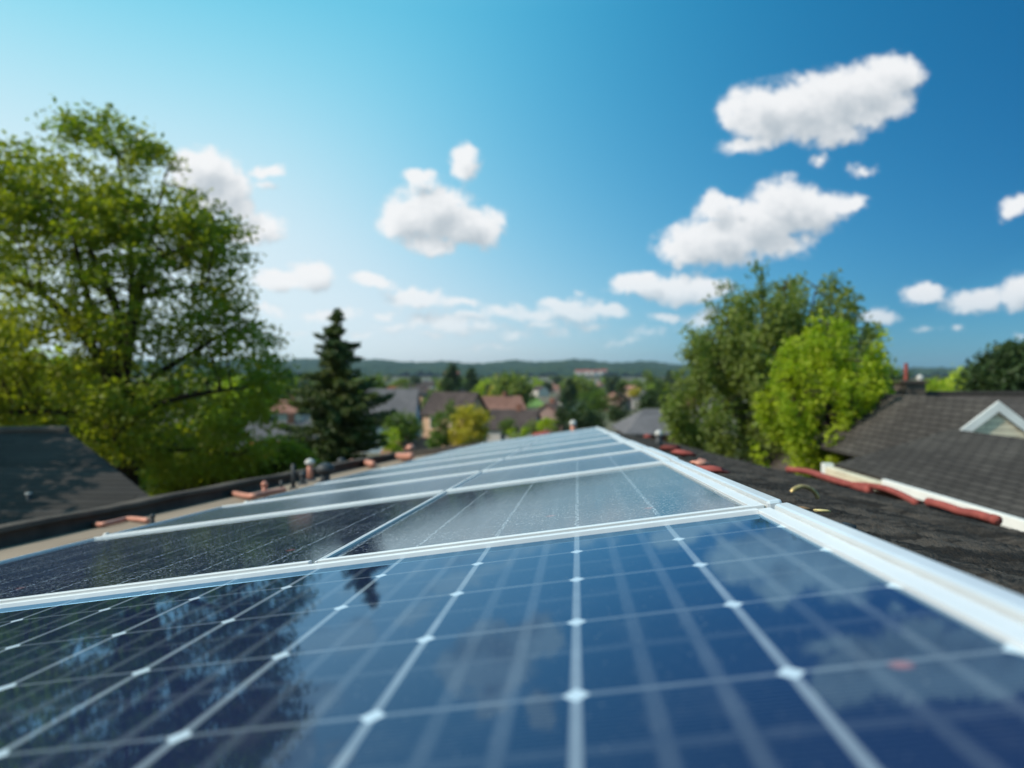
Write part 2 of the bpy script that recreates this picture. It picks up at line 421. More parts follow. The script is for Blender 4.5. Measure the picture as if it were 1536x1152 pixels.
# ------------------------------------------------------------------ solar panels
def glassmat(name, dusty):
    m = bpy.data.materials.new(name); m.use_nodes = True
    T = NT(m.node_tree); out = T.n('ShaderNodeOutputMaterial')
    tc = T.n('ShaderNodeTexCoord')
    sc = T.n('ShaderNodeVectorMath', {0: tc.outputs['Object'], 'Scale': 1 / HH}, operation='SCALE')
    sp = T.n('ShaderNodeSeparateXYZ', {0: sc})
    x, y = sp.outputs[0], sp.outputs[1]
    def line(c, pitch, off=0.0):            # distance to nearest line, in array units
        v = T.m('ADD', T.m('DIVIDE', T.m('ADD', c, off), pitch), .5)
        return T.m('MULTIPLY', T.m('ABSOLUTE', T.m('SUBTRACT', T.m('FRACT', v), .5)), pitch)
    def mask(dist, w, soft=.012):
        return T.m('SUBTRACT', 1.0, T.ramp(dist, w, w + soft))
    dx = line(x, .77); dy = line(y, .905)
    mx = mask(dx, .015); my = mask(dy, .010)
    dia = mask(T.m('ADD', dx, T.m('MULTIPLY', dy, .8)), .043, .018)
    fx = T.m('MULTIPLY', mask(line(x, .77, .25), .015, .03), .08)
    fx2 = T.m('MULTIPLY', mask(line(x, .77, -.27), .016, .03), .06)
    fy = T.m('MULTIPLY', mask(line(y, .905, .43), .016, .03), .04)
    fing = T.m('MULTIPLY', mask(line(y, .03), .004, .004), .05)
    streak = T.n('ShaderNodeTexNoise', {'Vector': sc, 'Scale': 3.0, 'Detail': 3.0})
    lines = T.m('MAXIMUM', T.m('MAXIMUM', T.m('MULTIPLY', mx, .34), T.m('MULTIPLY', my, .19)), T.m('MAXIMUM', T.m('MAXIMUM', fx, fx2), fy))
    lines = T.m('MULTIPLY', lines, T.m('MULTIPLY_ADD', streak.outputs[0], .8, .6))
    if dusty:
        gl = T.n('ShaderNodeTexNoise', {'Vector': sc, 'Scale': 26.0, 'Detail': 1.0})
        lines = T.m('MULTIPLY', lines, T.m('MULTIPLY_ADD', T.ramp(gl.outputs[0], .47, .6), 1.6, .08))
    lines = T.m('MAXIMUM', T.m('ADD', lines, fing), T.m('MULTIPLY', dia, .95 if not dusty else 0.0))
    cn = T.n('ShaderNodeTexNoise', {'Vector': sc, 'Scale': 1.3, 'Detail': 3.0})
    cell = T.mix(cn.outputs[0], (.003, .007, .034), (.004, .012, .052))
    # a few reddish solder spots
    vo = T.n('ShaderNodeTexVoronoi', {'Vector': sc, 'Scale': .95, 'Randomness': 1.0})
    rs = T.m('MULTIPLY', mask(vo.outputs['Distance'], .035, .03), .6)
    col = T.mix(lines, cell, (.50, .60, .68))
    col = T.mix(rs, col, (.42, .13, .12))
    if not dusty:      # faint water marks and dust film
        dn = T.n('ShaderNodeTexNoise', {'Vector': sc, 'Scale': 2.2, 'Detail': 6.0, 'Roughness': .7})
        dn2 = T.n('ShaderNodeTexNoise', {'Vector': sc, 'Scale': 38.0, 'Detail': 2.0})
        col = T.mix(T.m('ADD', T.m('MULTIPLY', T.ramp(dn.outputs[0], .5, .75), .035), T.m('MULTIPLY', T.ramp(dn2.outputs[0], .66, .72), .16)), col, (.5, .52, .5))
    if dusty:
        sn = T.n('ShaderNodeTexNoise', {'Vector': sc, 'Scale': 30.0, 'Detail': 2.0, 'Roughness': .75})
        sm = T.n('ShaderNodeTexNoise', {'Vector': sc, 'Scale': 1.1, 'Detail': 4.0})
        spk = T.m('MULTIPLY', T.ramp(sn.outputs[0], .585, .65), T.ramp(sm.outputs[0], .2, .65))
        col = T.mix(T.m('MULTIPLY', spk, .75), col, (.58, .64, .68))
    b = T.n('ShaderNodeBsdfPrincipled', {'Base Color': col, 'Roughness': .5, 'Specular IOR Level': 0.0})
    gcol = (.36, .72, 1.0, 1) if not dusty else (.90, 1.0, 1.0, 1) if dusty < .15 else (.84, .92, .96, 1)
    rough = .035 if not dusty else dusty
    gl = T.n('ShaderNodeBsdfGlossy', {'Color': gcol, 'Roughness': rough})
    if dusty:
        bn = T.n('ShaderNodeTexNoise', {'Vector': sc, 'Scale': 60.0, 'Detail': 2.0})
        bp = T.n('ShaderNodeBump', {'Height': bn.outputs[0], 'Strength': .12, 'Distance': .0006})
        T.set(gl.inputs['Normal'], bp)
    fr = T.n('ShaderNodeFresnel', {'IOR': 1.56 if not dusty else 5.0})
    fac = T.m('MULTIPLY', fr.outputs[0], T.m('SUBTRACT', 1.0, T.m('MULTIPLY', lines, .35)))
    if dusty: fac = T.m('MULTIPLY', fac, T.m('SUBTRACT', 1.0, T.m('MULTIPLY', spk, .3)))
    mxs = T.n('ShaderNodeMixShader', {0: fac, 1: b.outputs[0], 2: gl.outputs[0]})
    T.set(out.inputs[0], mxs)
    return m
M['glass_clean'] = glassmat('panel_glass_clean', 0)
M['glass_dusty'] = glassmat('panel_glass_dusty', .05)
M['glass_far'] = glassmat('panel_glass_far', .22)

FW = .075    # frame width
def panel(s0, s1, t0, t1, m, label, wide=False, knob=False, fn=.035, group='solar panels of the array'):
    og = (-.15 - .77 * round((-.15 - s0) / .77), t1 - .74 - .905 * math.floor((t1 - .74 - t0) / .905))
    o = thing('solar_panel', label, 'solar panel', (0, 0, 0), group)
    o.matrix_world = Matrix.Translation(P(og[0], og[1], 0)) @ ROT
    def L(s, t, n): return Vector(((s - og[0]) * HH, (t - og[1]) * HH, n * HH))
    r1 = s1 - (.27 if wide else FW)
    mb = MB().hexa([L(s0 + .02, t0 + .02, -.10), L(s1 - .02, t0 + .02, -.10), L(s1 - .02, t1 - .02, -.10), L(s0 + .02, t1 - .02, -.10)],
                   [L(s0 + .02, t0 + .02, 0), L(s1 - .02, t0 + .02, 0), L(s1 - .02, t1 - .02, 0), L(s0 + .02, t1 - .02, 0)])
    mb.build('glass', m, o, uv=False)
    mb = MB()
    def bx(mb, a, b, c, d, n0, n1): mb.hexa([L(a, c, n0), L(b, c, n0), L(b, d, n0), L(a, d, n0)], [L(a, c, n1), L(b, c, n1), L(b, d, n1), L(a, d, n1)])
    fw = FW
    bx(mb, s0, s0 + .02, t0 + fw, t1 - fw, -.16, fn * .8)
    bx(mb, s0, r1, t0, t0 + fw, -.16, fn)
    bx(mb, s0, r1, t1 - fw, t1, -.16, fn)
    if not wide: bx(mb, r1 + FW - .02, s1, t0, t1, -.161, fn * .8)
    mb.build('frame', M['alu'], o, bevel=.0012)
    mb = MB(); bx(mb, s0 + .03, s1 - .3, t1 + .012, t1 + .145, -.16, .012)
    mb.build('gap_shade_strip', M['black'], o)  # black strip added in the row gap, standing in for its shade
    if wide:
        mb = MB()
        bx(mb, r1, r1 + .115, t0, t1, -.16, .03)             # flat inner lip
        mb.build('inner_lip', M['alu'], o, bevel=.001)
        mb = MB(); bx(mb, r1 + .117, r1 + .134, t0 + .01, t1 - .01, -.16, .016)
        mb.build('groove', M['grime'], o)
        mb = MB()
        bx(mb, r1 + .135, s1, t0 - .02, t1 - .03, -.2, .062)
        mb.build('edge_rail', M['rail'], o, bevel=.0075)
    if knob:
        mb = MB(); mb.lathe(L(s0 + .02, t0 + .1, .0), [(.05 * HH, 0), (.06 * HH, .03 * HH), (.05 * HH, .06 * HH), (.02 * HH, .07 * HH)], 14)
        mb.build('end_cap', M['whitecap'], o, smooth=True)
    return o
SL, SJ, SR = -9.45, -2.57, 1.66
panel(-9.45, SR, -1.2, 6.02, M['glass_clean'], 'nearest and widest solar panel, clean blue glass with bright solder diamonds', wide=True, fn=.04)
rows = [(6.21, 12.44), (12.60, 17.15), (17.31, 22.75), (22.9, 29.5), (29.7, 36.4), (36.6, 43.9), (44.1, 51.9), (52.1, 61)]
words = ['second', 'third', 'fourth', 'fifth', 'sixth', 'seventh', 'eighth', 'farthest']
for i, (a, b) in enumerate(rows):
    m = M['glass_dusty'] if i < 1 else M['glass_far']
    sh = [0, .04, .0, -.05, .04, 0, .05, 0][i]
    fn = .032
    if i == 0: lr, ll = 'speckled solar panel in the second row, right of the joint, with wide white edge rail', 'dark speckled solar panel in the second row, reflecting the big tree'
    else:
        lr = f'panel of the {words[i]} row from the camera, on the side of the wide rail'
        ll = f'panel of the {words[i]} row from the camera, on the side of the parapet'
    lr = lr.replace('panel', 'solar panel', 1) if i else lr; ll = ll.replace('panel', 'solar panel', 1) if i else ll
    panel(SJ + .008, SR + sh, a, b, m, lr, wide=True, fn=fn)
    panel(SL + [0, 0, .5, .2, .6, .3, .1, .6][i], SJ - .008, a, b, m, ll, knob=i in (1, 2, 4), fn=fn)

# ------------------------------------------------------------------ small things on the roof
def put(mb, name, m, parent, loc, smooth=True): return mb.shifted(loc).build(name, m, parent, smooth=smooth)
def bendy(name, label, cat, pts, r, m, seg=10, collar=None, group=None):
    t = thing(name, label, cat, pts[0], group)
    # resample smoothly
    Pn = [Vector(p) for p in pts]; out = []
    for i in range(len(Pn) - 1):
        p0, p1, p2, p3 = Pn[max(i - 1, 0)], Pn[i], Pn[i + 1], Pn[min(i + 2, len(Pn) - 1)]
        for k in range(6):
            u = k / 6
            out.append(.5 * ((2 * p1) + (p2 - p0) * u + (2 * p0 - 5 * p1 + 4 * p2 - p3) * u * u + (3 * p1 - p0 - 3 * p2 + p3) * u ** 3))
    out.append(Pn[-1])
    put(MB().tube(out, r, seg), 'pipe', m, t, t.location)
    if collar:
        for e, nx in ((out[0], out[1]), (out[-1], out[-2])):
            dr = (nx - e).normalized()
            put(MB().tube([e - dr * r * .4, e + dr * r * 1.2], r * 1.12, seg), 'collar', collar, t, t.location)
    return t
def onroof(px, py, n=-.4):                      # point of the left felt roof under a photo position
    r = ray(px, py); k = (n - 1) * HH / r.dot(nv); return r * k
def onright(px, py, n=.05):
    r = ray(px, py); q = P(RS, 0, RN) + nv2 * n * HH; return r * (q.dot(nv2) / r.dot(nv2))
def lift(p, k): return p + nv * k
cp = M['copper']
bendy('copper_pipe', 'bent copper pipe lying on the beige roof nearest the camera', 'pipe', [lift(onroof(x, y), .03) for x, y in ((132, 787), (150, 792), (172, 788), (195, 783), (222, 786))], .022, cp, group='copper pipes on the flat roof')
bendy('copper_pipe', 'wavy copper pipe beside the small upright copper stub', 'pipe', [lift(onroof(x, y), .04) for x, y in ((341, 742), (356, 746), (376, 750), (392, 747), (412, 743), (428, 740))], .03, cp, group='copper pipes on the flat roof')
bendy('copper_pipe', 'short copper pipe lying beyond the dark vents against the parapet', 'pipe', [lift(onroof(x, y), .08) for x, y in ((528, 697), (538, 699), (548, 699), (560, 703))], .06, cp, group='copper pipes on the flat roof')
bendy('copper_pipe', 'copper pipe by the far parapet corner', 'pipe', [lift(onroof(x, y), .1) for x, y in ((598, 690), (607, 692), (618, 692))], .07, cp, group='copper pipes on the flat roof')
def post(name, label, cat, px, py, h, r, m, capm=None, capr=1.5, base=True):
    p = onroof(px, py); t = thing(name, label, cat, p)
    put(MB().lathe(p, [(r, 0), (r * .95, h * .5), (r * .9, h)], 12), 'post', m, t, p)
    if base: put(MB().lathe(p, [(r * 2.2, 0), (r * 2.0, r * .5), (r * 1.1, r * .9)], 14), 'flange', M['black'], t, p)
    if capm: put(MB().lathe(p + Vector((0, 0, h)), [(r * capr * .8, -r * .3), (r * capr, r * .3), (r * capr * .8, r * 1.1), (r * .4, r * 1.6)], 14), 'cap', capm, t, p)
    return t
post('roof_bolt', 'small dark bolt standing at the end of the nearest copper pipe', 'bolt', 229, 787, .06, .016, M['black'], M['black'], 1.4)
post('pipe_stub', 'upright copper stub with rounded cap rising behind the wavy pipe', 'pipe stub', 397, 745, .12, .03, M['copper'], M['copper'], 1.3, base=False)
post('roof_bolt', 'short dark post between the copper stub and the tall post', 'bolt', 422, 736, .12, .022, M['black'])
post('vent_post', 'tall thin dark post standing in front of the conifer', 'post', 440, 733, .30, .026, M['black'], base=True)
post('roof_bolt', 'stubby dark bolt right of the tall thin post', 'bolt', 454, 727, .12, .035, M['black'], M['black'], 1.5)
post('roof_vent', 'white capped vent on copper collar close to the parapet', 'vent', 465, 722, .26, .045, M['copper'], M['whitecap'], 1.7)
post('roof_vent', 'stout black vent at the corner of the far left panels', 'vent', 488, 728, .17, .06, M['black'], M['black'], 1.9)
post('roof_vent', 'low dark vent behind the stout black one', 'vent', 512, 706, .16, .06, M['black'], M['black'], 1.5)
post('roof_vent', 'reddish round vent beside the far parapet corner', 'vent', 616, 684, .18, .08, M['copper'], M['copper'], 1.6)

# right slope
rp = M['redpipe']
def rst(px, py):                                # (s2, t) on the right slope
    a = Q(8.3, 0, .15); k = ray(px, py).x / ray(px, py).y       # where the eave passes this bearing
    return 8.3, (k * a.y - a.x) / (dv.x - k * dv.y) / HH
def eavepipe(a, b, r, wob, k=5):
    (s0, t0), (s1, t1) = rst(*a), rst(*b); out = []
    for i in range(k):
        u = i / (k - 1); out.append(Q(s0 + (s1 - s0) * u + wob[i][0], t0 + (t1 - t0) * u, .1 + r / HH + wob[i][1]))
    return out
bendy('red_pipe', 'long dusty red pipe along the eave nearest the green tree', 'pipe', eavepipe((1183, 705), (1303, 733), .036, [(0, .0), (.1, .1), (0, .05), (-.1, 0), (0, -.05)]), .036, rp, 12, collar=rp, group='red pipes along the eave')
bendy('red_pipe', 'middle red pipe curving over the eave under the white fascia', 'pipe', eavepipe((1277, 733), (1380, 757), .028, [(-.2, 0), (0, .12), (.05, .16), (0, .08), (-.1, -.05)]), .028, rp, 12, group='red pipes along the eave')
bendy('red_pipe', 'rightmost red pipe with a collar at each end', 'pipe', eavepipe((1393, 756), (1494, 773), .030, [(0, .05), (0, .05), (.05, 0), (-.05, .03), (0, 0)]), .030, rp, 12, collar=rp, group='red pipes along the eave')
g0, g1 = onright(1187, 740, .08), onright(1227, 747, .08)
bendy('brass_pipe', 'small arched brass pipe on the dark shingles', 'pipe', [g0 + (g1 - g0) * u + nv2 * h for u, h in ((0, .004), (.06, .022), (.3, .042), (.6, .042), (.85, .024), (1, .0))], .011, M['brass'], 10)
def lump(name, label, cat, p, size, m, seed, flat=.5, axis=None):
    rr = random.Random(seed); vs = []; fs = []; ru, rv = 6, 10
    ax = (axis or Vector((1, 0, 0))).normalized(); up = Vector((0, 0, 1)); sd_ = ax.cross(up).normalized()
    for i in range(ru + 1):
        a = math.pi * i / ru
        for j in range(rv):
            b = 2 * math.pi * j / rv; k = 1 + .7 * (rr.random() - .5)
            vs.append(p + ax * math.cos(a) * size[0] * .85 * k + sd_ * math.sin(a) * math.cos(b) * size[1] * k + up * math.sin(a) * math.sin(b) * size[2] * .7 * k)
    for i in range(ru):
        for j in range(rv): fs.append((i * rv + j, i * rv + (j + 1) % rv, (i + 1) * rv + (j + 1) % rv, (i + 1) * rv + j))
    o = MB().add([v - p for v in vs], fs).build(name, m, None, smooth=True); o.location = p
    return tag(o, label, cat)
lump('wood_chip', 'pale yellow chip lying on the shingles beside the second rail', 'chip', onright(1233, 766, .12), (.035, .014, .007), M['chip'], 1, axis=Vector((1, .2, -.1)))
lump('wood_chip', 'tiny tan crumb at the left of the pale yellow chip', 'chip', onright(1207, 763, .12), (.03, .014, .008), mat('tan_crumb', (.22, .13, .07)), 2, axis=Vector((1, .3, -.1)))
lump('tar_scrap', 'small crumpled dark scrap on the shingles close to the nearest rail', 'scrap', onright(1268, 793, .14), (.03, .02, .02), M['black'], 3)
lump('tile_shard', 'larger red tile shard beside the second rail', 'tile shard', onright(1068, 704, .25), (.085, .035, .022), M['redpipe'], 4, axis=Vector((1, -.6, -.1)))
lump('tile_shard', 'orange tile shard touching the edge rail, left of the larger shard', 'tile shard', onright(1050, 694, .25), (.06, .04, .03), M['copper'], 5)
lump('tile_shard', 'red shard by the third rail beyond its corner', 'tile shard', onright(1025, 680, .25), (.11, .05, .035), M['redpipe'], 6, axis=Vector((1, -.3, -.1)))
lump('tile_shard', 'dark red shard between the far cap vent and the third rail', 'tile shard', onright(1006, 672, .25), (.12, .06, .05), mat('dark_red', (.14, .04, .035)), 7)
lump('tile_shard', 'red shard left of the far cap vent', 'tile shard', onright(972, 655, .25), (.13, .09, .09), M['redpipe'], 8)
lump('tile_shard', 'small red shard at the far end of the edge rail', 'tile shard', onright(955, 648, .25), (.15, .09, .08), M['redpipe'], 9)
def rvent(px, py, h, r, label):
    p = onright(px, py, 0); t = thing('roof_vent', label, 'vent', p)
    put(MB().lathe(p, [(r * 1.2, 0), (r, h * .3), (r * .8, h)], 12), 'post', M['black'], t, p)
    put(MB().lathe(p + Vector((0, 0, h)), [(r * .9, 0), (r * 1.15, r * .5), (r * .9, r * 1.2), (r * .3, r * 1.6)], 12), 'cap', M['whitecap'], t, p)
rvent(988, 668, .16, .065, 'small dark vent with a white cap beside the far edge rail')
p = P(-.6, 61.8, -.4); t = thing('roof_vent', 'round grey-topped vent at the far end of the array', 'vent', p)
put(MB().lathe(p, [(.08, 0), (.06, .1), (.06, .22)], 12), 'post', M['copper'], t, p)
put(MB().lathe(p + Vector((0, 0, .22)), [(.06, 0), (.09, .03), (.08, .09), (.03, .13)], 12), 'cap', M['whitecap'], t, p)
lump('tile_shard', 'red shard lying at the far left of the last panel', 'tile shard', P(-3.2, 61.8, 0.05), (.28, .1, .09), M['redpipe'], 10)

# ------------------------------------------------------------------ neighbouring houses
# left: dark roof with diagonal end
L0 = thing('house', 'neighbouring house at the left edge with dark tree-shaded roof', 'house', (-8.5, 11, -6.8)); LL = L0.location
a = at(-420, 655, 12); b = at(101, 646, 12); c = at(232, 750, 9.9); c = b + (c - b) * 1.35; e = Vector((a.x, c.y, c.z))
MB().slab([a, b, c, e], .14).shifted(LL).build('roof', M['lroof'], L0)
MB().slab([a + Vector((0, 0, .0)), a + Vector((0, 5, -1.8)), b + Vector((-1.5, 5, -1.8)), b], .13).shifted(LL).build('rear_roof', M['lroof'], L0)
MB().tube([a + Vector((0, .0, .02)), b + Vector((0, 0, .02))], .07, 8).shifted(LL).build('ridge_cap', M['parapet'], L0)
i_ = Vector((-.35, .3, 0)); fpn = [Vector((a.x, e.y + .4, 0)), c + i_, b + Vector((-.35, 0, 0)), b + Vector((-1.9, 4.6, 0)), Vector((a.x, b.y + 4.6, 0))]
top = [e + Vector((0, .4, -.2)), c + i_ + Vector((0, 0, -.2)), b + Vector((-.35, 0, -.25)), b + Vector((-1.9, 4.6, -1.95)), a + Vector((0, 4.6, -1.95))]
k = 5; MB().add([Vector((p.x, p.y, -7)) for p in fpn] + top, [(4, 3, 2, 1, 0)] + [(i, (i + 1) % k, (i + 1) % k + k, i + k) for i in range(k)]).shifted(LL).build('wall', M['lwall'], L0)
pv = at(43, 752, 10.4)
t_ = (b - a).cross(c - b).normalized(); 
if t_.z < 0: t_ = -t_
# put the little pipe on the roof plane
pv = ray(43, 752); pv = pv * (b.dot(t_) / pv.dot(t_))
MB().lathe(pv, [(.06, -.02), (.035, .02), (.035, .10)], 10).shifted(LL).build('vent_pipe', M['black'], L0, smooth=True)
MB().lathe(pv, [(.042, .10), (.042, .125)], 10).shifted(LL).build('pipe_cap', M['whitecap'], L0, smooth=True)

# right: house with white fascia, lower wing and gable
H1 = thing('house', 'neighbouring house at the right edge with white fascia and cream gable', 'house', (10, 14, -7)); h1 = H1.location
sl_ = .30; ex, ez, yf = 6.88, -2.0, 14.55
def rp_(x, y): return Vector((x, y, ez + sl_ * (x - ex)))
WR = 9.4
poly = [rp_(ex, 3.5), rp_(WR, 3.5), rp_(WR, yf), rp_(ex + .0, yf)]
rr_ = rp_(WR, 0).z - .003
MB().slab([(WR, 3.5, rr_), (13, 3.5, rr_ - 1.08), (13, yf, rr_ - 1.08), (WR, yf, rr_)], .12).shifted(h1).build('wing_rear_roof', M['nroof'], H1)
MB().slab(poly, .12).shifted(h1).build('wing_roof', M['nroof'], H1)
# fascia: two runs with a step
MB().box(ex - .10, ex - .012, 3.5, 12.5, ez - .15, ez + .01).shifted(h1).build('fascia', M['white'], H1, bevel=.008)
MB().box(ex - .22, ex - .014, 12.504, yf + .02, ez - .20, ez - .05).shifted(h1).build('fascia', M['cream'], H1, bevel=.008)
MB().box(ex - .24, ex - .05, 14.45, 14.62, ez - .22, ez + .02).shifted(h1).build('gutter_end', M['white'], H1)
wz = [ez - .05, rr_ - .2, rr_ - 1.1]; wx = [ex + .5, WR, 12.5]
MB().add([(x, y, z) for y in (4, yf - .3) for x, z in [(wx[0], -7), (wx[2], -7), (wx[2], wz[2]), (wx[1], wz[1]), (wx[0], wz[0])]],
         [(0, 1, 2, 3, 4), (9, 8, 7, 6, 5), (0, 4, 9, 5), (1, 6, 7, 2), (0, 5, 6, 1), (2, 7, 8, 3), (3, 8, 9, 4)]).shifted(h1).build('wall', M['brickwall'], H1)
# main roof, ridge across the view at Y=20
rz = -.70; ry = 20.0; x0, x1 = 11.2, 26
MB().slab([(x0, ry, rz), (x1, ry, rz), (x1, 14.9, rz - .47 * 5.1), (x0 - 2.2, 14.9, rz - .47 * 5.1)], .12).shifted(h1).build('main_roof', M['nroof2'], H1)
MB().slab([(x0, ry, rz), (x1, ry, rz), (x1, ry + 6, rz - 2.9), (x0 - 2.4, ry + 6, rz - 2.9)], .12).shifted(h1).build('rear_roof', M['nroof2'], H1)
MB().slab([(x0, ry, rz - .01), (x0 - 2.2, 14.9, rz - .47 * 5.1 - .01), (x0 - 2.4, ry + 6, rz - 2.91)], .12).shifted(h1).build('hip_roof', M['nroof2'], H1)
MB().tube([(x0, ry, rz + .02), (x1, ry, rz + .02)], .08, 8).shifted(h1).build('ridge_cap', M['nroof'], H1)
MB().box(9.6, 25.5, 15.3, 25.4, -7, -3.3).shifted(h1).build('wall', M['brickwall'], H1)
# gable facing us above the wing
gy = 14.35; gx = 10.22; gz = -.68; gs = .76; hw = 1.9
for sgn in (-1, 1):
    a = Vector((gx, gy, gz)); b = Vector((gx + sgn * hw, gy, gz - gs * hw)); c = b + Vector((0, 5.6, 0)); e = a + Vector((0, 5.6, 0))
    up_ = Vector((0, 0, .05))
    MB().slab([a + up_, b + up_, c + up_, e + up_], .06).shifted(h1).build('gable_roof', M['nroof'], H1)
    n_ = Vector((sgn * gs, 0, 1)).normalized()
    q = [a - n_ * .14, b - n_ * .14, b + n_ * .035, a + n_ * .035 ]
    q[0] = Vector((gx, gy, gz - .14 * math.sqrt(1 + gs * gs))); q[3] = Vector((gx, gy, gz + .035 * math.sqrt(1 + gs * gs)))
    MB().add([v + Vector((0, -.04, 0)) for v in q] + [v + Vector((0, .0, 0)) for v in q], [(0, 1, 2, 3), (7, 6, 5, 4), (0, 4, 5, 1), (1, 5, 6, 2), (2, 6, 7, 3), (3, 7, 4, 0)]).shifted(h1).build('rake_board', M['white'], H1)
gw = 1.6; gb = .03
MB().add([(gx - gw, gy + gb, gz - gs * gw - .1), (gx + gw, gy + gb, gz - gs * gw - .1), (gx, gy + gb, gz - .1), (gx - gw, gy + gb, -3), (gx + gw, gy + gb, -3)], [(0, 1, 2), (0, 3, 4, 1)]).shifted(h1).build('gable_siding', M['cream'], H1)
# chimney
MB().box(11.42, 12.0, 19.8, 20.4, -1.6, -.36).box(11.36, 12.06, 19.74, 20.46, -.36, -.28).shifted(h1).build('chimney', M['parapet'], H1)
MB().tube([(11.6, 20.1, -.28), (11.6, 20.1, .22)], .055, 8).shifted(h1).build('flue', M['redpipe'], H1)
MB().lathe((11.95, 20.0, -.28), [(.09, 0), (.10, .08), (.04, .16)], 10).shifted(h1).build('vent_cap', M['whitecap'], H1)

# ------------------------------------------------------------------ generic houses for the slope and the town
def make_house(name, label, w, dpt, hw_, rh, wallm, roofm, hip=0.0, windows=True, chimney=True, over=.35, group=None):
    o = thing(name, label, 'house', (0, 0, 0), group)
    x, y = w / 2, dpt / 2            # ridge along x
    MB().add([(-x, -y, -3), (x, -y, -3), (x, y, -3), (-x, y, -3), (-x, -y, hw_), (x, -y, hw_), (x, y, hw_), (-x, y, hw_), (-x + hip, 0, hw_ + rh - .12), (x - hip, 0, hw_ + rh - .12)],
             [(0, 1, 5, 4), (2, 3, 7, 6), (1, 2, 6, 9, 5) if not hip else (1, 2, 6, 5), (3, 0, 4, 8, 7) if not hip else (3, 0, 4, 7)]).build('wall', wallm, o)
    X, Yo, zl = x + over, y + over, hw_ - rh * over / y
    mb = MB(); hp = hip
    mb.slab([(-X, -Yo, zl), (X, -Yo, zl), (X - hp - (over if hp else 0), 0, hw_ + rh), (-X + hp + (over if hp else 0), 0, hw_ + rh)], .12)
    mb.slab([(X, Yo, zl), (-X, Yo, zl), (-X + hp + (over if hp else 0), 0, hw_ + rh), (X - hp - (over if hp else 0), 0, hw_ + rh)], .12)
    if hip:
        mb.slab([(X, -Yo, zl), (X, Yo, zl), (X - hp - over, 0, hw_ + rh - .005)], .12)
        mb.slab([(-X, Yo, zl), (-X, -Yo, zl), (-X + hp + over, 0, hw_ + rh - .005)], .12)
    mb.build('roof', roofm, o)
    if chimney:
        MB().box(x * .3, x * .3 + .7, -.3, .5, hw_ + rh * .5, hw_ + rh + .8).build('chimney', M['brickwall'], o)
    if windows:
        n = max(2, int(w / 3))
        for sgn in (-1, 1):
            for k_ in range(n):
                cx = -x + w * (k_ + .5) / n
                wn = MB().box(cx - .5, cx + .5, min(sgn * y, sgn * (y + .04)), max(sgn * y, sgn * (y + .04)), hw_ - 1.9, hw_ - .6).build('window', M['white'], o)
                MB().box(cx - .42, cx + .42, min(sgn * (y + .04), sgn * (y + .06)), max(sgn * (y + .04), sgn * (y + .06)), hw_ - 1.82, hw_ - .68).build('pane', M['glasswin'], wn)
        for sgn in (-1, 1):
            xx = sgn * x
            wn = MB().box(min(xx, xx + sgn * .04), max(xx, xx + sgn * .04), -.5, .5, hw_ - 1.9, hw_ - .6).build('window', M['white'], o)
            MB().box(min(xx + sgn * .04, xx + sgn * .06), max(xx + sgn * .04, xx + sgn * .06), -.42, .42, hw_ - 1.82, hw_ - .68).build('pane', M['glasswin'], wn)
    return o
def place(o, px, py, Y, hw_, rz=0, top=None):      # ridge centre at a photo point; top = height of ridge
    p = at(px, py, Y); o.location = (p.x, Y, p.z - top); o.rotation_euler = (0, 0, R(rz)); return o
# grey roof right behind the far end of our roof
h = make_house('house', 'low house with plain grey hipped roof just beyond the array', 5.6, 5, 2.6, 1.15, M['brickwall'], M['greyroof'], hip=1.3); place(h, 1003, 613, 42, 0, 0, 3.75)
# slope houses
h = make_house('house', 'big house with wide grey-brown roof right of the conifer', 6.8, 8, 4.6, 4.4, M['bluewall'], M['greyroof'], chimney=False); place(h, 588, 583, 95, 0, 0, 9.0)
h = make_house('house', 'house with dark gable and sunlit orange side wall in mid distance', 6.0, 5.2, 5.0, 2.4, M['tanwall'], M['darkroof'], chimney=False); place(h, 683, 588, 84, 0, -28, 7.4)
h = make_house('house', 'small house with salmon roof below the round green bush', 5, 4, 2.4, 1.2, M['palewall'], M['pinkroof'], hip=1.2, chimney=False); place(h, 618, 655, 62, 0, 8, 3.6)
h = make_house('shed', 'bright red roofed shed left of the conifer', 2.6, 2.6, 2.0, .7, M['palewall'], M['redroof'], chimney=False, windows=False); place(h, 411, 661, 46, 0, -10, 2.7); h['category'] = 'shed'
h = make_house('house', 'dark roofed house between big tree and conifer', 7, 6, 3, 2.6, M['palewall'], M['greyroof']); place(h, 415, 632, 70, 0, 15, 5.6)
h = make_house('house', 'orange roofed house high between big tree and conifer', 7, 6, 3, 1.8, M['palewall'], M['pinkroof'], hip=2); place(h, 428, 600, 120, 0, 5, 4.8)
h = make_house('house', 'long pinkish house right of the yellow tree', 9, 7, 5, 2.4, M['pinkwall'], M['pinkroof']); place(h, 745, 594, 130, 0, 16, 7.4)
h = make_house('house', 'brown house in front of the long pinkish house', 9, 7, 4, 2.6, M['palewall'], M['darkroof']); place(h, 762, 614, 105, 0, -12, 6.6)
h = make_house('house', 'rose walled house beside the columnar cypress', 6, 6, 5, 2.2, M['pinkwall'], M['pinkroof']); place(h, 826, 604, 125, 0, 70, 7.2)
h = make_house('house', 'dark slate house left of the brown house and behind the yellow tree', 8, 7, 4, 2.4, M['palewall'], M['darkroof']); place(h, 722, 600, 150, 0, 30, 6.4)

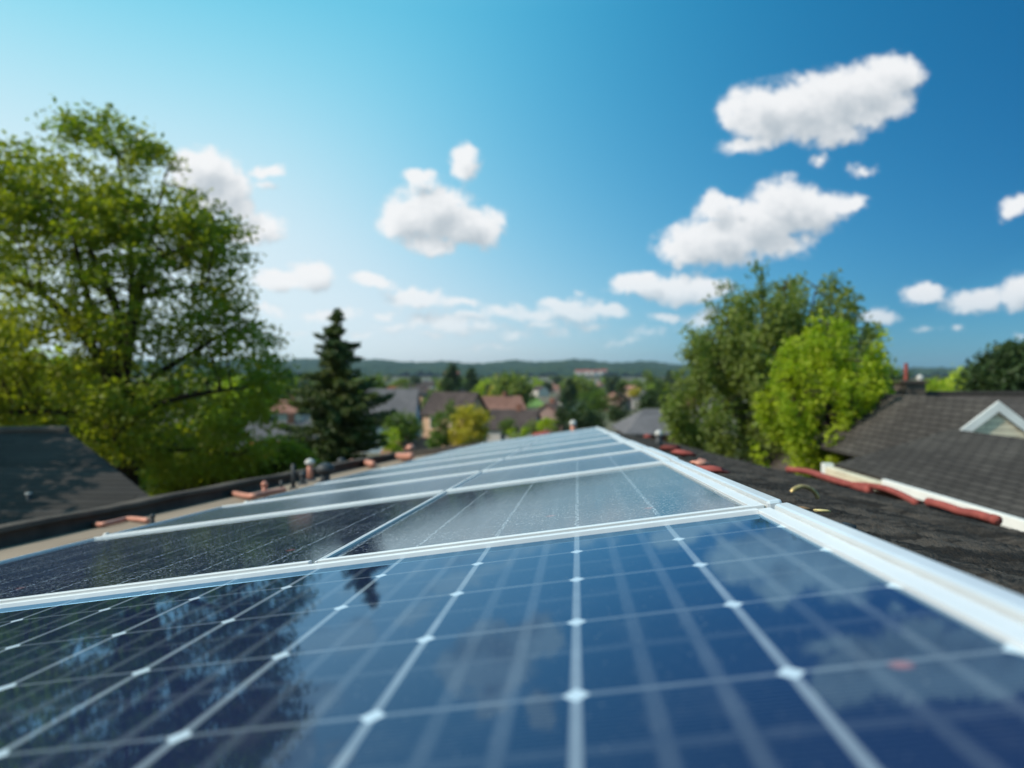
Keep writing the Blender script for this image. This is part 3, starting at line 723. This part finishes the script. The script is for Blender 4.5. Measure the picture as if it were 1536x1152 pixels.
# ------------------------------------------------------------------ trees
def quads(C, size, up=.4, elong=1.6):
    """leaf quads at centres C"""
    n = len(C); nr = rng.standard_normal((n, 3)); nr[:, 2] = np.abs(nr[:, 2]) + up; nr /= np.linalg.norm(nr, axis=1)[:, None]
    a = rng.standard_normal((n, 3)); a -= (a * nr).sum(1)[:, None] * nr; a /= np.linalg.norm(a, axis=1)[:, None]
    b = np.cross(nr, a); s = size * (.6 + .8 * rng.random(n))[:, None]
    a = a * s * elong / 2; b = b * s / 2
    V = np.stack([C - a, C + b * .9 + a * .1, C + a, C - b * .9 + a * .1], 1).reshape(-1, 3)
    return V, np.arange(len(V)).reshape(-1, 4)
def inpoly(pts, poly):
    x, y = pts[:, 0], pts[:, 1]; ins = np.zeros(len(pts), bool); n = len(poly)
    for i in range(n):
        x1_, y1_ = poly[i]; x2_, y2_ = poly[(i + 1) % n]
        cnd = ((y1_ > y) != (y2_ > y)) & (x < (x2_ - x1_) * (y - y1_) / (y2_ - y1_ + 1e-9) + x1_)
        ins ^= cnd
    return ins
def edged(pts, poly):
    d = np.full(len(pts), 1e9); n = len(poly)
    for i in range(n):
        a = np.array(poly[i], float); b = np.array(poly[(i + 1) % n], float); ab = b - a
        t = np.clip(((pts - a) @ ab) / (ab @ ab), 0, 1); d = np.minimum(d, np.linalg.norm(pts - (a + t[:, None] * ab), axis=1))
    return d
def crown_pts(poly, holes, Y, npuff, pr, leaves, depth=1.0, vert=.6, seed=0, droop=0, plume=0):
    """poly: crown outline as seen; puffs fill a body of that outline with real depth"""
    k = F / Y; poly = [tuple(p) for p in poly]
    xs = [p[0] for p in poly]; ys = [p[1] for p in poly]
    half = .5 * min(max(xs) - min(xs), max(ys) - min(ys))
    out = []; out_c = []
    while len(out_c) < npuff / 7:
        q = np.column_stack([rng.uniform(min(xs), max(xs), 50), rng.uniform(min(ys), max(ys), 50)]); q = q[inpoly(q, poly)]; out_c += [tuple(v) for v in q[:12]]
    while len(out) < npuff:
        q = np.column_stack([rng.uniform(min(xs), max(xs), 400), rng.uniform(min(ys), max(ys), 400)])
        q = q[inpoly(q, poly)]
        if len(out) < npuff * .9 and out_c: cc_ = np.array(out_c)[rng.integers(0, len(out_c), 400)]; q = cc_ + rng.standard_normal((400, 2)) * pr * k * 1.15; q = q[inpoly(q, poly)]
        e = edged(q, poly)
        for (hx, hy, hr) in holes:
            kk = np.hypot(q[:, 0] - hx, q[:, 1] - hy) > hr * (.7 + .5 * rng.random(len(q))); q = q[kk]; e = e[kk]
        dep = np.sqrt(np.clip(1 - (1 - e / half) ** 2, .02, 1)) * half / k * depth
        for (x, y), dp in zip(q, dep):
            u = rng.uniform(-1, 1); u = np.sign(u) * abs(u) ** .7
            out.append((x, y, u * dp))
            if len(out) >= npuff: break
    C = []
    if plume:       # upswept sprays: puffs strung along a rising shoot
        mx_ = (min(xs) + max(xs)) / 2; new = []
        for (x, y, dp) in out[::5]:
            ln = plume * k * rng.uniform(.7, 1.5); dx = (x - mx_) / half * .45 + rng.uniform(-.2, .2); ddp = dp * .25
            for j in range(5):
                u = j / 4; new.append((x + dx * ln * (u - .5), y - ln * (u - .5), dp + ddp * (u - .5)))
        out = new
    for (x, y, dp) in out:
        yy = Y + dp; p = np.array(at(x, y, Y)); p[1] = yy
        r = pr * (.6 + .8 * rng.random()); m_ = int(leaves * (r / pr) ** 1.5)
        o = rng.standard_normal((m_, 3)) * r * .5; o[:, 2] *= vert
        if droop: o[:, 2] -= droop * rng.random(m_)
        C.append(p + o)
    return np.concatenate(C), out
def limb_curve(pts, wob=.12):
    P_ = [Vector(p) for p in pts]; out = []
    for i in range(len(P_) - 1):
        p0, p1, p2, p3 = P_[max(i - 1, 0)], P_[i], P_[i + 1], P_[min(i + 2, len(P_) - 1)]
        for k in range(5):
            u = k / 5
            out.append(.5 * ((2 * p1) + (p2 - p0) * u + (2 * p0 - 5 * p1 + 4 * p2 - p3) * u * u + (3 * p1 - p0 - 3 * p2 + p3) * u ** 3))
    out.append(P_[-1]); return out
def wood(mb, px, Y, r0, r1):
    """px: list of (x, y, depth offset)"""
    pts = limb_curve([at(x, y, Y) + Vector((0, dd_, 0)) for x, y, dd_ in px])
    n = len(pts); mb.tube(pts, [r0 + (r1 - r0) * i / (n - 1) for i in range(n)], 8)
def tree(name, label, cat, Y, poly, holes, npuff, pr, leaves, lsize, lm, limbs, basepx, vert=.6, depth=1., up=.4, elong=1.6, droop=0, twig=True, plume=0):
    bx_ = at(basepx, 600, Y).x; loc = Vector((bx_, Y, zg(bx_, Y) - .1))
    t = thing(name, label, cat, loc)
    C, pf = crown_pts(poly, holes, Y, npuff, pr, leaves, depth, vert, droop=droop, plume=plume)
    V, Fq = quads(C, lsize, up, elong)
    npmesh('crown', V - np.array(loc), Fq, lm, t)
    mb = MB()
    for (px, r0, r1) in limbs:
        if px[0] == 'base': px = [(768 + F * bx_ / Y, 556 - F * loc.z / Y + 2, 0)] + px[1:]
        wood(mb, px, Y, r0, r1)
    if twig:      # fine branches from limb points to puffs
        mv = [Vector(v) for v in mb.v[::8]]
        for (x, y, dp) in pf[::max(1, len(pf) // 150)]:
            p = at(x, y, Y); p = Vector((p.x, Y + dp, p.z))
            q = min(mv, key=lambda v: (v - p).length + (3 if v.z > p.z + .3 else 0))
            mid = (p + q) / 2 + Vector((0, 0, .08 * (p - q).length))
            mb.tube([q, mid, p], [.035, .022, .008], 5, cap=False)
    mb.shifted(loc).build('trunk', M['bark'], t, smooth=True, uv=False)
    return t
M['leaf_big'] = leafmat('leaf_broad', (.25, .28, .025), (.11, .19, .022), (.32, .32, .035), .35, .55)
M['leaf_lime'] = leafmat('leaf_lime', (.24, .28, .02), (.15, .22, .018), (.32, .32, .03), .4, .5)
M['leaf_olive'] = leafmat('leaf_olive', (.18, .23, .05), (.12, .175, .04), (.24, .28, .065), .5, .45)
M['leaf_bright'] = leafmat('leaf_bright', (.34, .42, .02), (.20, .31, .016), (.44, .50, .03), .6, .45)
M['needle'] = leafmat('needles', (.055, .095, .028), (.12, .145, .03), (.038, .075, .026), .5, .15)
M['leaf_dark'] = leafmat('leaf_dark', (.035, .065, .018), (.05, .085, .02), (.025, .05, .015), .4, .2)
M['leaf_yellow'] = leafmat('leaf_yellow', (.46, .38, .025), (.34, .32, .025), (.5, .4, .03), .4, .3)
M['leaf_green'] = leafmat('leaf_green', (.10, .17, .022), (.14, .20, .025), (.08, .14, .022), .4, .3)

big = [(190 + (x - 190) * 1.03, 500 + (y - 500) * .985) for x, y in [(-30, 235), (0, 228), (30, 205), (62, 196), (95, 205), (120, 185), (165, 170), (205, 196), (245, 214), (262, 250), (300, 282), (318, 305), (348, 325), (362, 360), (355, 400), (378, 412), (352, 440), (352, 470),
       (385, 490), (408, 520), (402, 545), (418, 570), (412, 615), (388, 650), (390, 690), (352, 712), (300, 722), (262, 735), (225, 738), (190, 712), (150, 690), (120, 655), (60, 640), (0, 645), (-60, 640), (-70, 420)]]
bholes = [(220, 410, 15), (120, 440, 14), (95, 515, 20), (255, 470, 14), (300, 500, 12), (208, 445, 10), (160, 330, 9), (60, 400, 10), (265, 395, 10), (130, 520, 12), (330, 560, 10), (235, 520, 10), (30, 470, 14), (290, 440, 10), (380, 455, 14), (200, 250, 8)]
bl = [(['base', (188, 720, 0), (184, 650, 0), (182, 575, 0)], .40, .30),
      ([(182, 580, 0), (178, 520, .1), (165, 450, .2), (150, 400, -.2), (138, 350, -.3)], .20, .04),
      ([(182, 580, 0), (190, 520, 0), (198, 450, 0), (185, 360, .3), (170, 230, .2)], .18, .03),
      ([(184, 590, 0), (200, 520, -.2), (215, 450, -.3), (250, 395, -.5), (300, 370, -.4)], .16, .04),
      ([(180, 600, 0), (150, 520, -.4), (105, 460, -.6), (50, 420, -.9), (5, 400, -1)], .18, .04),
      ([(182, 610, 0), (160, 560, .5), (120, 500, .9), (70, 340, 1.2), (60, 250, 1)], .16, .03),
      ([(184, 600, 0), (225, 560, .5), (280, 520, .9), (340, 480, 1.0)], .14, .03),
      ([(186, 650, 0), (240, 610, -.5), (320, 590, -.9), (390, 580, -1)], .12, .03),
      ([(187, 720, 0), (215, 690, -.3), (250, 675, -.4), (310, 672, -.6), (370, 680, -.5)], .12, .03),
      ([(184, 650, 0), (130, 620, -.6), (60, 615, -1), (-20, 618, -1)], .12, .04),
      ([(187, 740, 0), (150, 690, .4), (110, 650, .6)], .10, .03),
      ([(195, 460, 0), (220, 350, .3), (240, 260, .3)], .09, .02), ([(215, 450, -.3), (260, 440, -.6), (330, 430, -.8)], .08, .02)]
tree('broadleaf_tree', 'huge spreading broadleaf tree towering over the dark roof at left', 'tree', 20, big, bholes, 1060, .42, 60, .098, M['leaf_big'], bl, 190, depth=.8)
# lit lime trees low behind it
tree('broadleaf_tree', 'lime green tree glowing low behind the huge tree', 'tree', 34, [(60, 600), (120, 575), (200, 580), (260, 600), (330, 620), (350, 680), (340, 760), (60, 760)], [], 170, .8, 50, .2, M['leaf_lime'],
     [(['base', (200, 700, 0), (200, 640, 0)], .25, .08)], 200)
tree('broadleaf_tree', 'pale green tree low at left edge behind the dark ridge', 'tree', 30, [(-80, 560), (0, 545), (60, 560), (110, 600), (100, 700), (-80, 700)], [], 120, .8, 50, .18, M['leaf_lime'],
     [(['base', (20, 700, 0), (15, 600, 0)], .25, .08)], 20)
tree('broadleaf_tree', 'second tall tree cut by the left edge of the photo', 'tree', 26, [(-250, 300), (-140, 250), (-60, 250), (-8, 262), (15, 310), (-5, 380), (20, 450), (5, 540), (-60, 620), (-240, 640)], [(5, 320, 12), (-5, 440, 16), (20, 500, 10)], 300, .6, 46, .15, M['leaf_big'],
     [(['base', (-90, 600, 0), (-85, 450, 0), (-70, 320, 0)], .3, .06), ([(-88, 560, 0), (-40, 460, -.3), (10, 400, -.5)], .12, .03), ([(-88, 500, 0), (-140, 400, .3), (-170, 330, .4)], .12, .03)], -90)
def rel(x, z, Y): return (768 + F * x / Y, 556 - F * z / Y)
tree('broadleaf_tree', 'unseen tree added left of the frame to dapple the dark roof with shade', 'tree', 9.6, [rel(x, z, 9.6) for x, z in ((-19, 1), (-18.5, 4.5), (-16.5, 6.8), (-14, 6.5), (-12.2, 4.5), (-11.8, 2), (-13, 0), (-17, -.5))],  # added out of view to throw dappled shade on the left roof
     [(*rel(-15, 4, 9.6), 50), (*rel(-13.5, 3, 9.6), 45), (*rel(-17, 2.5, 9.6), 45), (*rel(-14.2, 5.4, 9.6), 40), (*rel(-16.3, 5.2, 9.6), 45), (*rel(-15, 1.5, 9.6), 40)], 215, .5, 40, .14, M['leaf_big'],
     [(['base', (*rel(-15.6, 0, 9.6), 0), (*rel(-15.2, 3.5, 9.6), 0)], .25, .06)], rel(-15.6, 0, 9.6)[0])
# shrubs under the huge tree against the parapet
tree('shrub', 'leafy bush between the huge tree and the conifer, above the parapet', 'shrub', 24, [(340, 690), (380, 665), (430, 660), (470, 690), (470, 730), (340, 740)], [], 130, .35, 60, .09, M['leaf_big'], [(['base', (400, 720, 0)], .08, .04)], 400)
tree('shrub', 'yellow-green bush at the foot of the huge tree, just above the parapet', 'shrub', 23, [(230, 715), (270, 700), (320, 690), (345, 705), (345, 735), (240, 755)], [], 90, .3, 60, .09, M['leaf_lime'], [(['base', (300, 740, 0)], .08, .04)], 300)
# right pair
wl = [(1015, 650), (1022, 610), (1018, 585), (1040, 560), (1030, 525), (1055, 520), (1050, 490), (1078, 480), (1072, 440), (1095, 450), (1105, 425), (1128, 425), (1135, 398), (1155, 392), (1170, 408), (1190, 398), (1205, 412), (1228, 402), (1240, 440), (1262, 445), (1272, 480), (1290, 490), (1285, 560), (1270, 640), (1200, 700), (1130, 705), (1060, 690)]
wl = [(1160 + (x - 1160) * 1.05, 640 + (y - 640) * (.86 if y < 640 else 1)) for x, y in wl]
tree('willow_tree', 'tall olive green tree standing behind the brighter one at right', 'tree', 26, wl, [(1145, 520, 12), (1160, 570, 10), (1172, 480, 7), (1130, 600, 8)], 980, .30, 46, .10, M['leaf_olive'],
     [(['base', (1163, 690, 0), (1160, 600, 0), (1168, 500, 0), (1180, 420, 0)], .26, .03), ([(1160, 620, 0), (1110, 560, -.3), (1085, 490, -.3)], .1, .02), ([(1162, 570, 0), (1210, 500, .3), (1230, 430, .3)], .1, .02), ([(1160, 600, 0), (1140, 500, -.4), (1140, 420, -.3)], .1, .02)], 1163, vert=1.0, up=.1, elong=2.0, plume=1.3)
br = [(1140, 680), (1150, 640), (1140, 610), (1165, 590), (1175, 560), (1165, 545), (1190, 530), (1185, 500), (1205, 490), (1215, 465), (1235, 470), (1250, 452), (1262, 480), (1280, 478), (1285, 500), (1305, 505), (1318, 520), (1300, 540), (1325, 560), (1320, 590), (1345, 610), (1352, 650), (1330, 668), (1280, 685), (1240, 705), (1180, 712), (1140, 705)]
br = [(1245 + (x - 1245) * 1.03, 600 + (y - 600) * (.80 if y < 600 else 1.05)) for x, y in br]
br = [(1245 + (x - 1245) * (1 - .28 * max(0, (560 - y) / 100)), y) for x, y in br]
wl = [(x, y) for x, y in wl]
tree('broadleaf_tree', 'bright yellow-green tree in front of the olive one at right', 'tree', 19.5, br, [(1195, 560, 5), (1300, 560, 6)], 600, .21, 46, .075, M['leaf_bright'],
     [(['base', (1245, 690, 0), (1243, 600, 0), (1248, 490, 0)], .18, .02), ([(1244, 650, 0), (1195, 610, -.2), (1180, 570, -.2)], .07, .015), ([(1244, 620, 0), (1290, 580, .2), (1310, 530, .2)], .07, .015)], 1245, vert=.9, plume=.8)
tree('broadleaf_tree', 'round dark tree behind the ridge at the right edge', 'tree', 60, [(1462, 585), (1468, 555), (1482, 532), (1505, 520), (1530, 522), (1555, 535), (1570, 560), (1575, 600), (1465, 600)], [], 260, .9, 55, .3, M['leaf_dark'],
     [(['base', (1518, 600, 0), (1518, 560, 0)], .3, .08)], 1518)

def conifer(name, label, Y, cx, top, bot, prof, lm, seed=0, dens=1.0, droop=.25):
    """prof: half-width in px as a function of height fraction from the top"""
    rr = np.random.default_rng(seed); k = F / Y
    p0 = at(cx, bot, Y); loc = Vector((p0.x, Y, zg(p0.x, Y) - .1)); ztop = at(cx, top, Y).z
    t = thing(name, label, 'tree', loc)
    C = []; mb = MB(); mb.tube([loc, Vector((loc.x, Y, (loc.z + ztop) / 2)), Vector((loc.x, Y, ztop))], [.22, .12, .015], 8)
    zb = p0.z; z = ztop
    while z > zb - .8:
        fr = (ztop - z) / (ztop - zb); hw_ = float(np.interp(fr, prof[0], prof[1])) / k
        nb = max(5, int(6 + hw_ * 3))
        for j in range(nb):
            a = rr.uniform(0, 2 * math.pi); Lb = hw_ * rr.choice([.55, .8, 1.0, 1.2]) * rr.uniform(.9, 1.08)
            dirv = np.array([math.cos(a), math.sin(a), 0]); m_ = int((30 + Lb * 190) * dens)
            u = rr.random(m_) ** .75
            base_ = np.array([loc.x, Y, z + rr.uniform(-.22, .22)]); dr_ = droop * rr.uniform(.3, 1.7)
            sag = -dr_ * Lb * u + .22 * Lb * u ** 3 + .12 * Lb
            pts = base_ + dirv * (u * Lb)[:, None]; pts[:, 2] += sag
            pts += rr.standard_normal((m_, 3)) * np.array([.12, .12, .075]) * (1.15 - .75 * u)[:, None] * (.7 + .35 * Lb)
            C.append(pts)
            mb.tube([base_, base_ + dirv * Lb * .6 + np.array([0, 0, -droop * Lb * .5 + .1 * Lb])], [.035, .012], 4, cap=False)
        z -= .22 + .05 * hw_
    C = np.concatenate(C); V, Fq = quads(C, .065 * Y / 28, .2, 2.6)
    npmesh('crown', V - np.array(loc), Fq, lm, t)
    mb.shifted(loc).build('trunk', M['bark'], t, smooth=True, uv=False)
    return t
conifer('conifer_tree', 'tall dark spruce with ragged tiers in front of the town', 28, 506, 470, 700, ([0, .1, .2, .32, .34, .5, .6, .75, .9, 1.1], [3, 15, 28, 44, 34, 54, 66, 72, 74, 76]), M['needle'], 3)

# ---- mid-distance trees on the slope, each its own shape
def blobtree(name, label, Y, cx, cy, rx, ry, lm, n=90, leaves=45, conical=False, cat='tree', group=None):
    if conical: poly = [(cx, cy - ry), (cx + rx * .55, cy - ry * .3), (cx + rx * .95, cy + ry * .45), (cx + rx * .8, cy + ry), (cx - rx * .8, cy + ry), (cx - rx * .95, cy + ry * .45), (cx - rx * .55, cy - ry * .3)]
    else: poly = [(cx + rx * math.cos(a) * (1 + .08 * math.sin(3 * a + cx)), cy + ry * math.sin(a) * (1 + .06 * math.sin(4 * a + cy))) for a in np.linspace(0, 2 * math.pi, 14, endpoint=False)]
    s = Y / F
    return tree(name, label, cat, Y, poly, [], n, .3 * min(rx, ry) * s, leaves, .10 * min(rx, ry) * s, lm, [(['base', (cx, cy + ry * .6, 0), (cx, cy - ry * .3, 0)], .05 * rx * s + .06, .04)], cx, twig=False, vert=.8)
blobtree('broadleaf_tree', 'golden yellow tree, the tallest yellow one in mid distance', 58, 706, 638, 26, 30, M['leaf_yellow'])
blobtree('shrub', 'smaller golden bush touching the left foot of the yellow tree', 55, 689, 655, 15, 17, M['leaf_yellow'], 60, cat='shrub')
blobtree('conifer_tree', 'narrow dark green conifer left of the yellow tree', 56, 661, 645, 20, 32, M['leaf_green'], 90, conical=True)
blobtree('broadleaf_tree', 'slim bright green tree between conifer and yellow tree', 60, 678, 618, 12, 20, M['leaf_green'], 60)
blobtree('shrub', 'large round green bush beneath the wide grey-brown roof', 60, 602, 640, 31, 22, M['leaf_green'], 110, cat='shrub')
blobtree('shrub', 'lighter bush to the right of the spruce, left of the salmon roof', 52, 590, 668, 18, 26, M['leaf_bright'], 70, cat='shrub')
blobtree('broadleaf_tree', 'small deep green tree above the dark gabled house', 120, 670, 578, 10, 10, M['leaf_dark'], 60)
blobtree('cypress_tree', 'first dark columnar cypress beyond the array', 80, 844, 622, 16, 30, M['leaf_dark'], 80, conical=True)
blobtree('broadleaf_tree', 'broad yellow-green tree behind the columnar cypresses', 92, 892, 603, 26, 20, M['leaf_green'], 80)
blobtree('cypress_tree', 'dark cypress standing between the first cypress and the tall one', 78, 880, 628, 24, 30, M['leaf_dark'], 90)
blobtree('cypress_tree', 'tall pointed cypress left of the grey hipped roof', 80, 930, 600, 17, 30, M['leaf_dark'], 80, conical=True)
blobtree('conifer_tree', 'broad dark conifer standing behind the grey hipped roof', 70, 987, 596, 27, 28, M['leaf_dark'], 110, conical=True)
blobtree('poplar_tree', 'slim olive poplar rising behind the broad dark conifer', 150, 973, 570, 9, 18, M['leaf_olive'], 60)
blobtree('shrub', 'rounded green bush at the edge of the array, left of two', 60, 764, 640, 15, 13, M['leaf_green'], 60, cat='shrub')
blobtree('shrub', 'low green bush right of the rounded green one', 52, 777, 650, 16, 10, M['leaf_bright'], 60, cat='shrub')
blobtree('shrub', 'olive grey bush before the first cypress', 60, 802, 641, 14, 13, M['leaf_olive'], 60, cat='shrub')
blobtree('shrub', 'yellow-green bush just above the array near the cypresses', 50, 822, 640, 16, 13, M['leaf_bright'], 60, cat='shrub')
blobtree('broadleaf_tree', 'small golden tree behind the tall pointed cypress', 130, 952, 588, 9, 9, M['leaf_yellow'], 50)
blobtree('broadleaf_tree', 'olive tree above the wide grey-brown roof', 150, 604, 580, 16, 11, M['leaf_olive'], 60)
blobtree('broadleaf_tree', 'yellow-green clump left of the bright far trees at right', 90, 1395, 585, 26, 14, M['leaf_bright'], 70)
blobtree('broadleaf_tree', 'pale clump low in front of the round dark tree', 75, 1440, 588, 22, 10, M['leaf_bright'], 60)

# ---- far town: houses and trees
hr0 = 0
protos = []
for i, (wm, rm, hip) in enumerate([('palewall', 'darkroof', 0), ('pinkwall', 'pinkroof', 2.0), ('palewall', 'greyroof', 1.5), ('tanwall', 'darkroof', 0), ('pinkwall', 'darkroof', 1.5), ('palewall', 'redroof', 0)]):
    lab = ['pale gabled house with dark roof among the far rooftops', 'rosy hipped house with pinkish roof among the far rooftops', 'pale hipped house with grey roof among the far rooftops',
           'tan gabled house with dark roof among the far rooftops', 'rosy hipped house with dark roof among the far rooftops', 'pale gabled house with red roof among the far rooftops'][i]
    grp = ['far dark-roofed gabled houses', 'far pink-roofed houses', 'far grey-roofed houses', 'far tan houses', 'far dark-roofed rosy houses', 'far red-roofed houses'][i]
    protos.append(make_house('house', lab, 13, 9, 4.6, 3.2, M[wm], M[rm], hip=hip, windows=False, chimney=False, group=grp))
used = set(); taken = []
def drop(o, x, y, sc, rz, zoff=0):
    o.location = (x, y, zg(x, y) + zoff); o.scale = (sc, sc, sc); o.rotation_euler = (0, 0, rz)
hr = random.Random(5)
def free(x, y, r):
    for (a, b, c) in taken:
        if (a - x) ** 2 + (b - y) ** 2 < (c + r) ** 2: return False
    return True
def spot(Ya, Yb, px0, px1, r):
    for _ in range(60):
        Y = math.exp(hr.uniform(math.log(Ya), math.log(Yb))); px = hr.uniform(px0, px1); x = (px - 768) / F * Y
        if 760 < px < 850 and 250 < Y < 420: continue
        if free(x, Y, r): taken.append((x, Y, r)); return x, Y
    return None
def town(n, Ya, Yb, px0, px1, wts):
    for i in range(n):
        s = spot(Ya, Yb, px0, px1, 6)
        if not s: continue
        k = hr.choices(range(6), wts)[0]
        o = protos[k] if k not in used else copy_tree(protos[k]); used.add(k)
        drop(o, s[0], s[1], hr.uniform(.62, 1.0), hr.uniform(-.5, .5) + hr.choice([0, 1.57]))
town(40, 230, 450, 400, 1060, (5, 1, 3, 2, 3, .6))
town(110, 450, 1400, 400, 1060, (5, 2, 4, 2, 4, 1.2))
town(22, 200, 1200, 1290, 1620, (4, 3, 3, 2, 4, 1))
town(16, 150, 900, -100, 400, (4, 3, 3, 2, 4, 1))
for (px, Y, zo) in ((683, 1750, 0), (672, 1760, 0), (880, 1900, 4), (893, 1890, 5), (868, 1880, 3), (905, 1930, 6), (558, 1500, 0), (575, 1480, 0)):
    o = copy_tree(protos[5 if Y > 1700 else 2]); x = (px - 768) / F * Y; drop(o, x, Y, 1.5, hr.uniform(-.2, .2), 9 if Y > 1700 else 0)
    o['label'] = 'long pale building with red roof on the wooded hillside' if Y > 1700 else 'pale long building at the foot of the wooded hill'
    o['group'] = 'hillside buildings' if Y > 1700 else 'buildings at the foot of the hill'

def proto_tree(lm, h, w, lab, grp, conical=False, n=60):
    o = thing('far_tree' if False else ('conifer_tree' if conical else 'broadleaf_tree'), lab, 'tree', (0, 0, 0), grp)
    C = []
    for i in range(n):
        v = rng.standard_normal(3); v /= np.linalg.norm(v); v *= rng.random() ** .35
        z = h * .58 + v[2] * h * .42; ww = w * (1 - (z / h) * .85) * 1.5 if conical else w
        c_ = np.array([v[0] * ww * .5, v[1] * ww * .5, z]); C.append(c_ + rng.standard_normal((34, 3)) * w * .085)
    V, Fq = quads(np.concatenate(C), w * .075, .4, 1.4)
    npmesh('crown', V, Fq, lm, o)
    MB().tube([(0, 0, -1), (0, 0, h * .6)], [w * .04, w * .02], 6).build('trunk', M['bark'], o, uv=False)
    return o
tp = [proto_tree(M['leaf_green'], 10, 8, 'mid green round tree among the far rooftops', 'far green trees'),
      proto_tree(M['leaf_dark'], 12, 8, 'dark round tree among the far rooftops', 'far dark trees'),
      proto_tree(M['leaf_olive'], 11, 9, 'olive round tree among the far rooftops', 'far olive trees'),
      proto_tree(M['leaf_yellow'], 9, 8, 'yellow tree among the far rooftops', 'far yellow trees'),
      proto_tree(M['leaf_dark'], 13, 7, 'pointed dark conifer among the far rooftops', 'far conifers', True),
      proto_tree(M['leaf_bright'], 9, 8, 'bright green tree among the far rooftops', 'far bright trees')]
tused = set()
def grove(n, Ya, Yb, px0, px1, wts, r=4):
    for i in range(n):
        s = spot(Ya, Yb, px0, px1, r)
        if not s: continue
        k = hr.choices(range(6), wts)[0]
        o = tp[k] if k not in tused else copy_tree(tp[k]); tused.add(k)
        drop(o, s[0], s[1], hr.uniform(.7, 1.25), hr.uniform(0, 6))
grove(26, 170, 320, 400, 1060, (4, 2, 3, 1, 2, 2))
grove(140, 300, 1500, 400, 1060, (4, 2, 3, 1.6, 1, 3), 3)
grove(50, 100, 1500, 1290, 1620, (4, 2, 3, .6, 1, 3))
grove(40, 60, 800, -200, 400, (4, 3, 3, .5, 1, 3))

# sports field
fx0, fx1 = (775 - 768) / F * 330, (815 - 768) / F * 330
V = []; 
for y in (270, 400):
    for x in ((778 - 768) / F * 330, (812 - 768) / F * 330): V.append((x, y, zg(x, y) + .25))
o = MB().add(V, [(0, 1, 3, 2)]).build('field', mat('field_grass', (.12, .22, .04), (.15, .24, .06), .9, .05)); tag(o, kind='structure')

# ------------------------------------------------------------------ haze
mh = bpy.data.materials.new('haze'); mh.use_nodes = True; T = NT(mh.node_tree)
out = T.n('ShaderNodeOutputMaterial'); pvn = T.n('ShaderNodeVolumePrincipled', {'Color': (.62, .82, 1, 1), 'Density': .00008, 'Anisotropy': .2}); T.t.links.new(pvn.outputs[0], out.inputs['Volume'])
hz = MB().box(-6500, 6500, -500, 4400, -90, 75).build('haze', mh, uv=False); tag(hz, 'thin blue haze over the far town and hills', 'haze', kind='stuff')
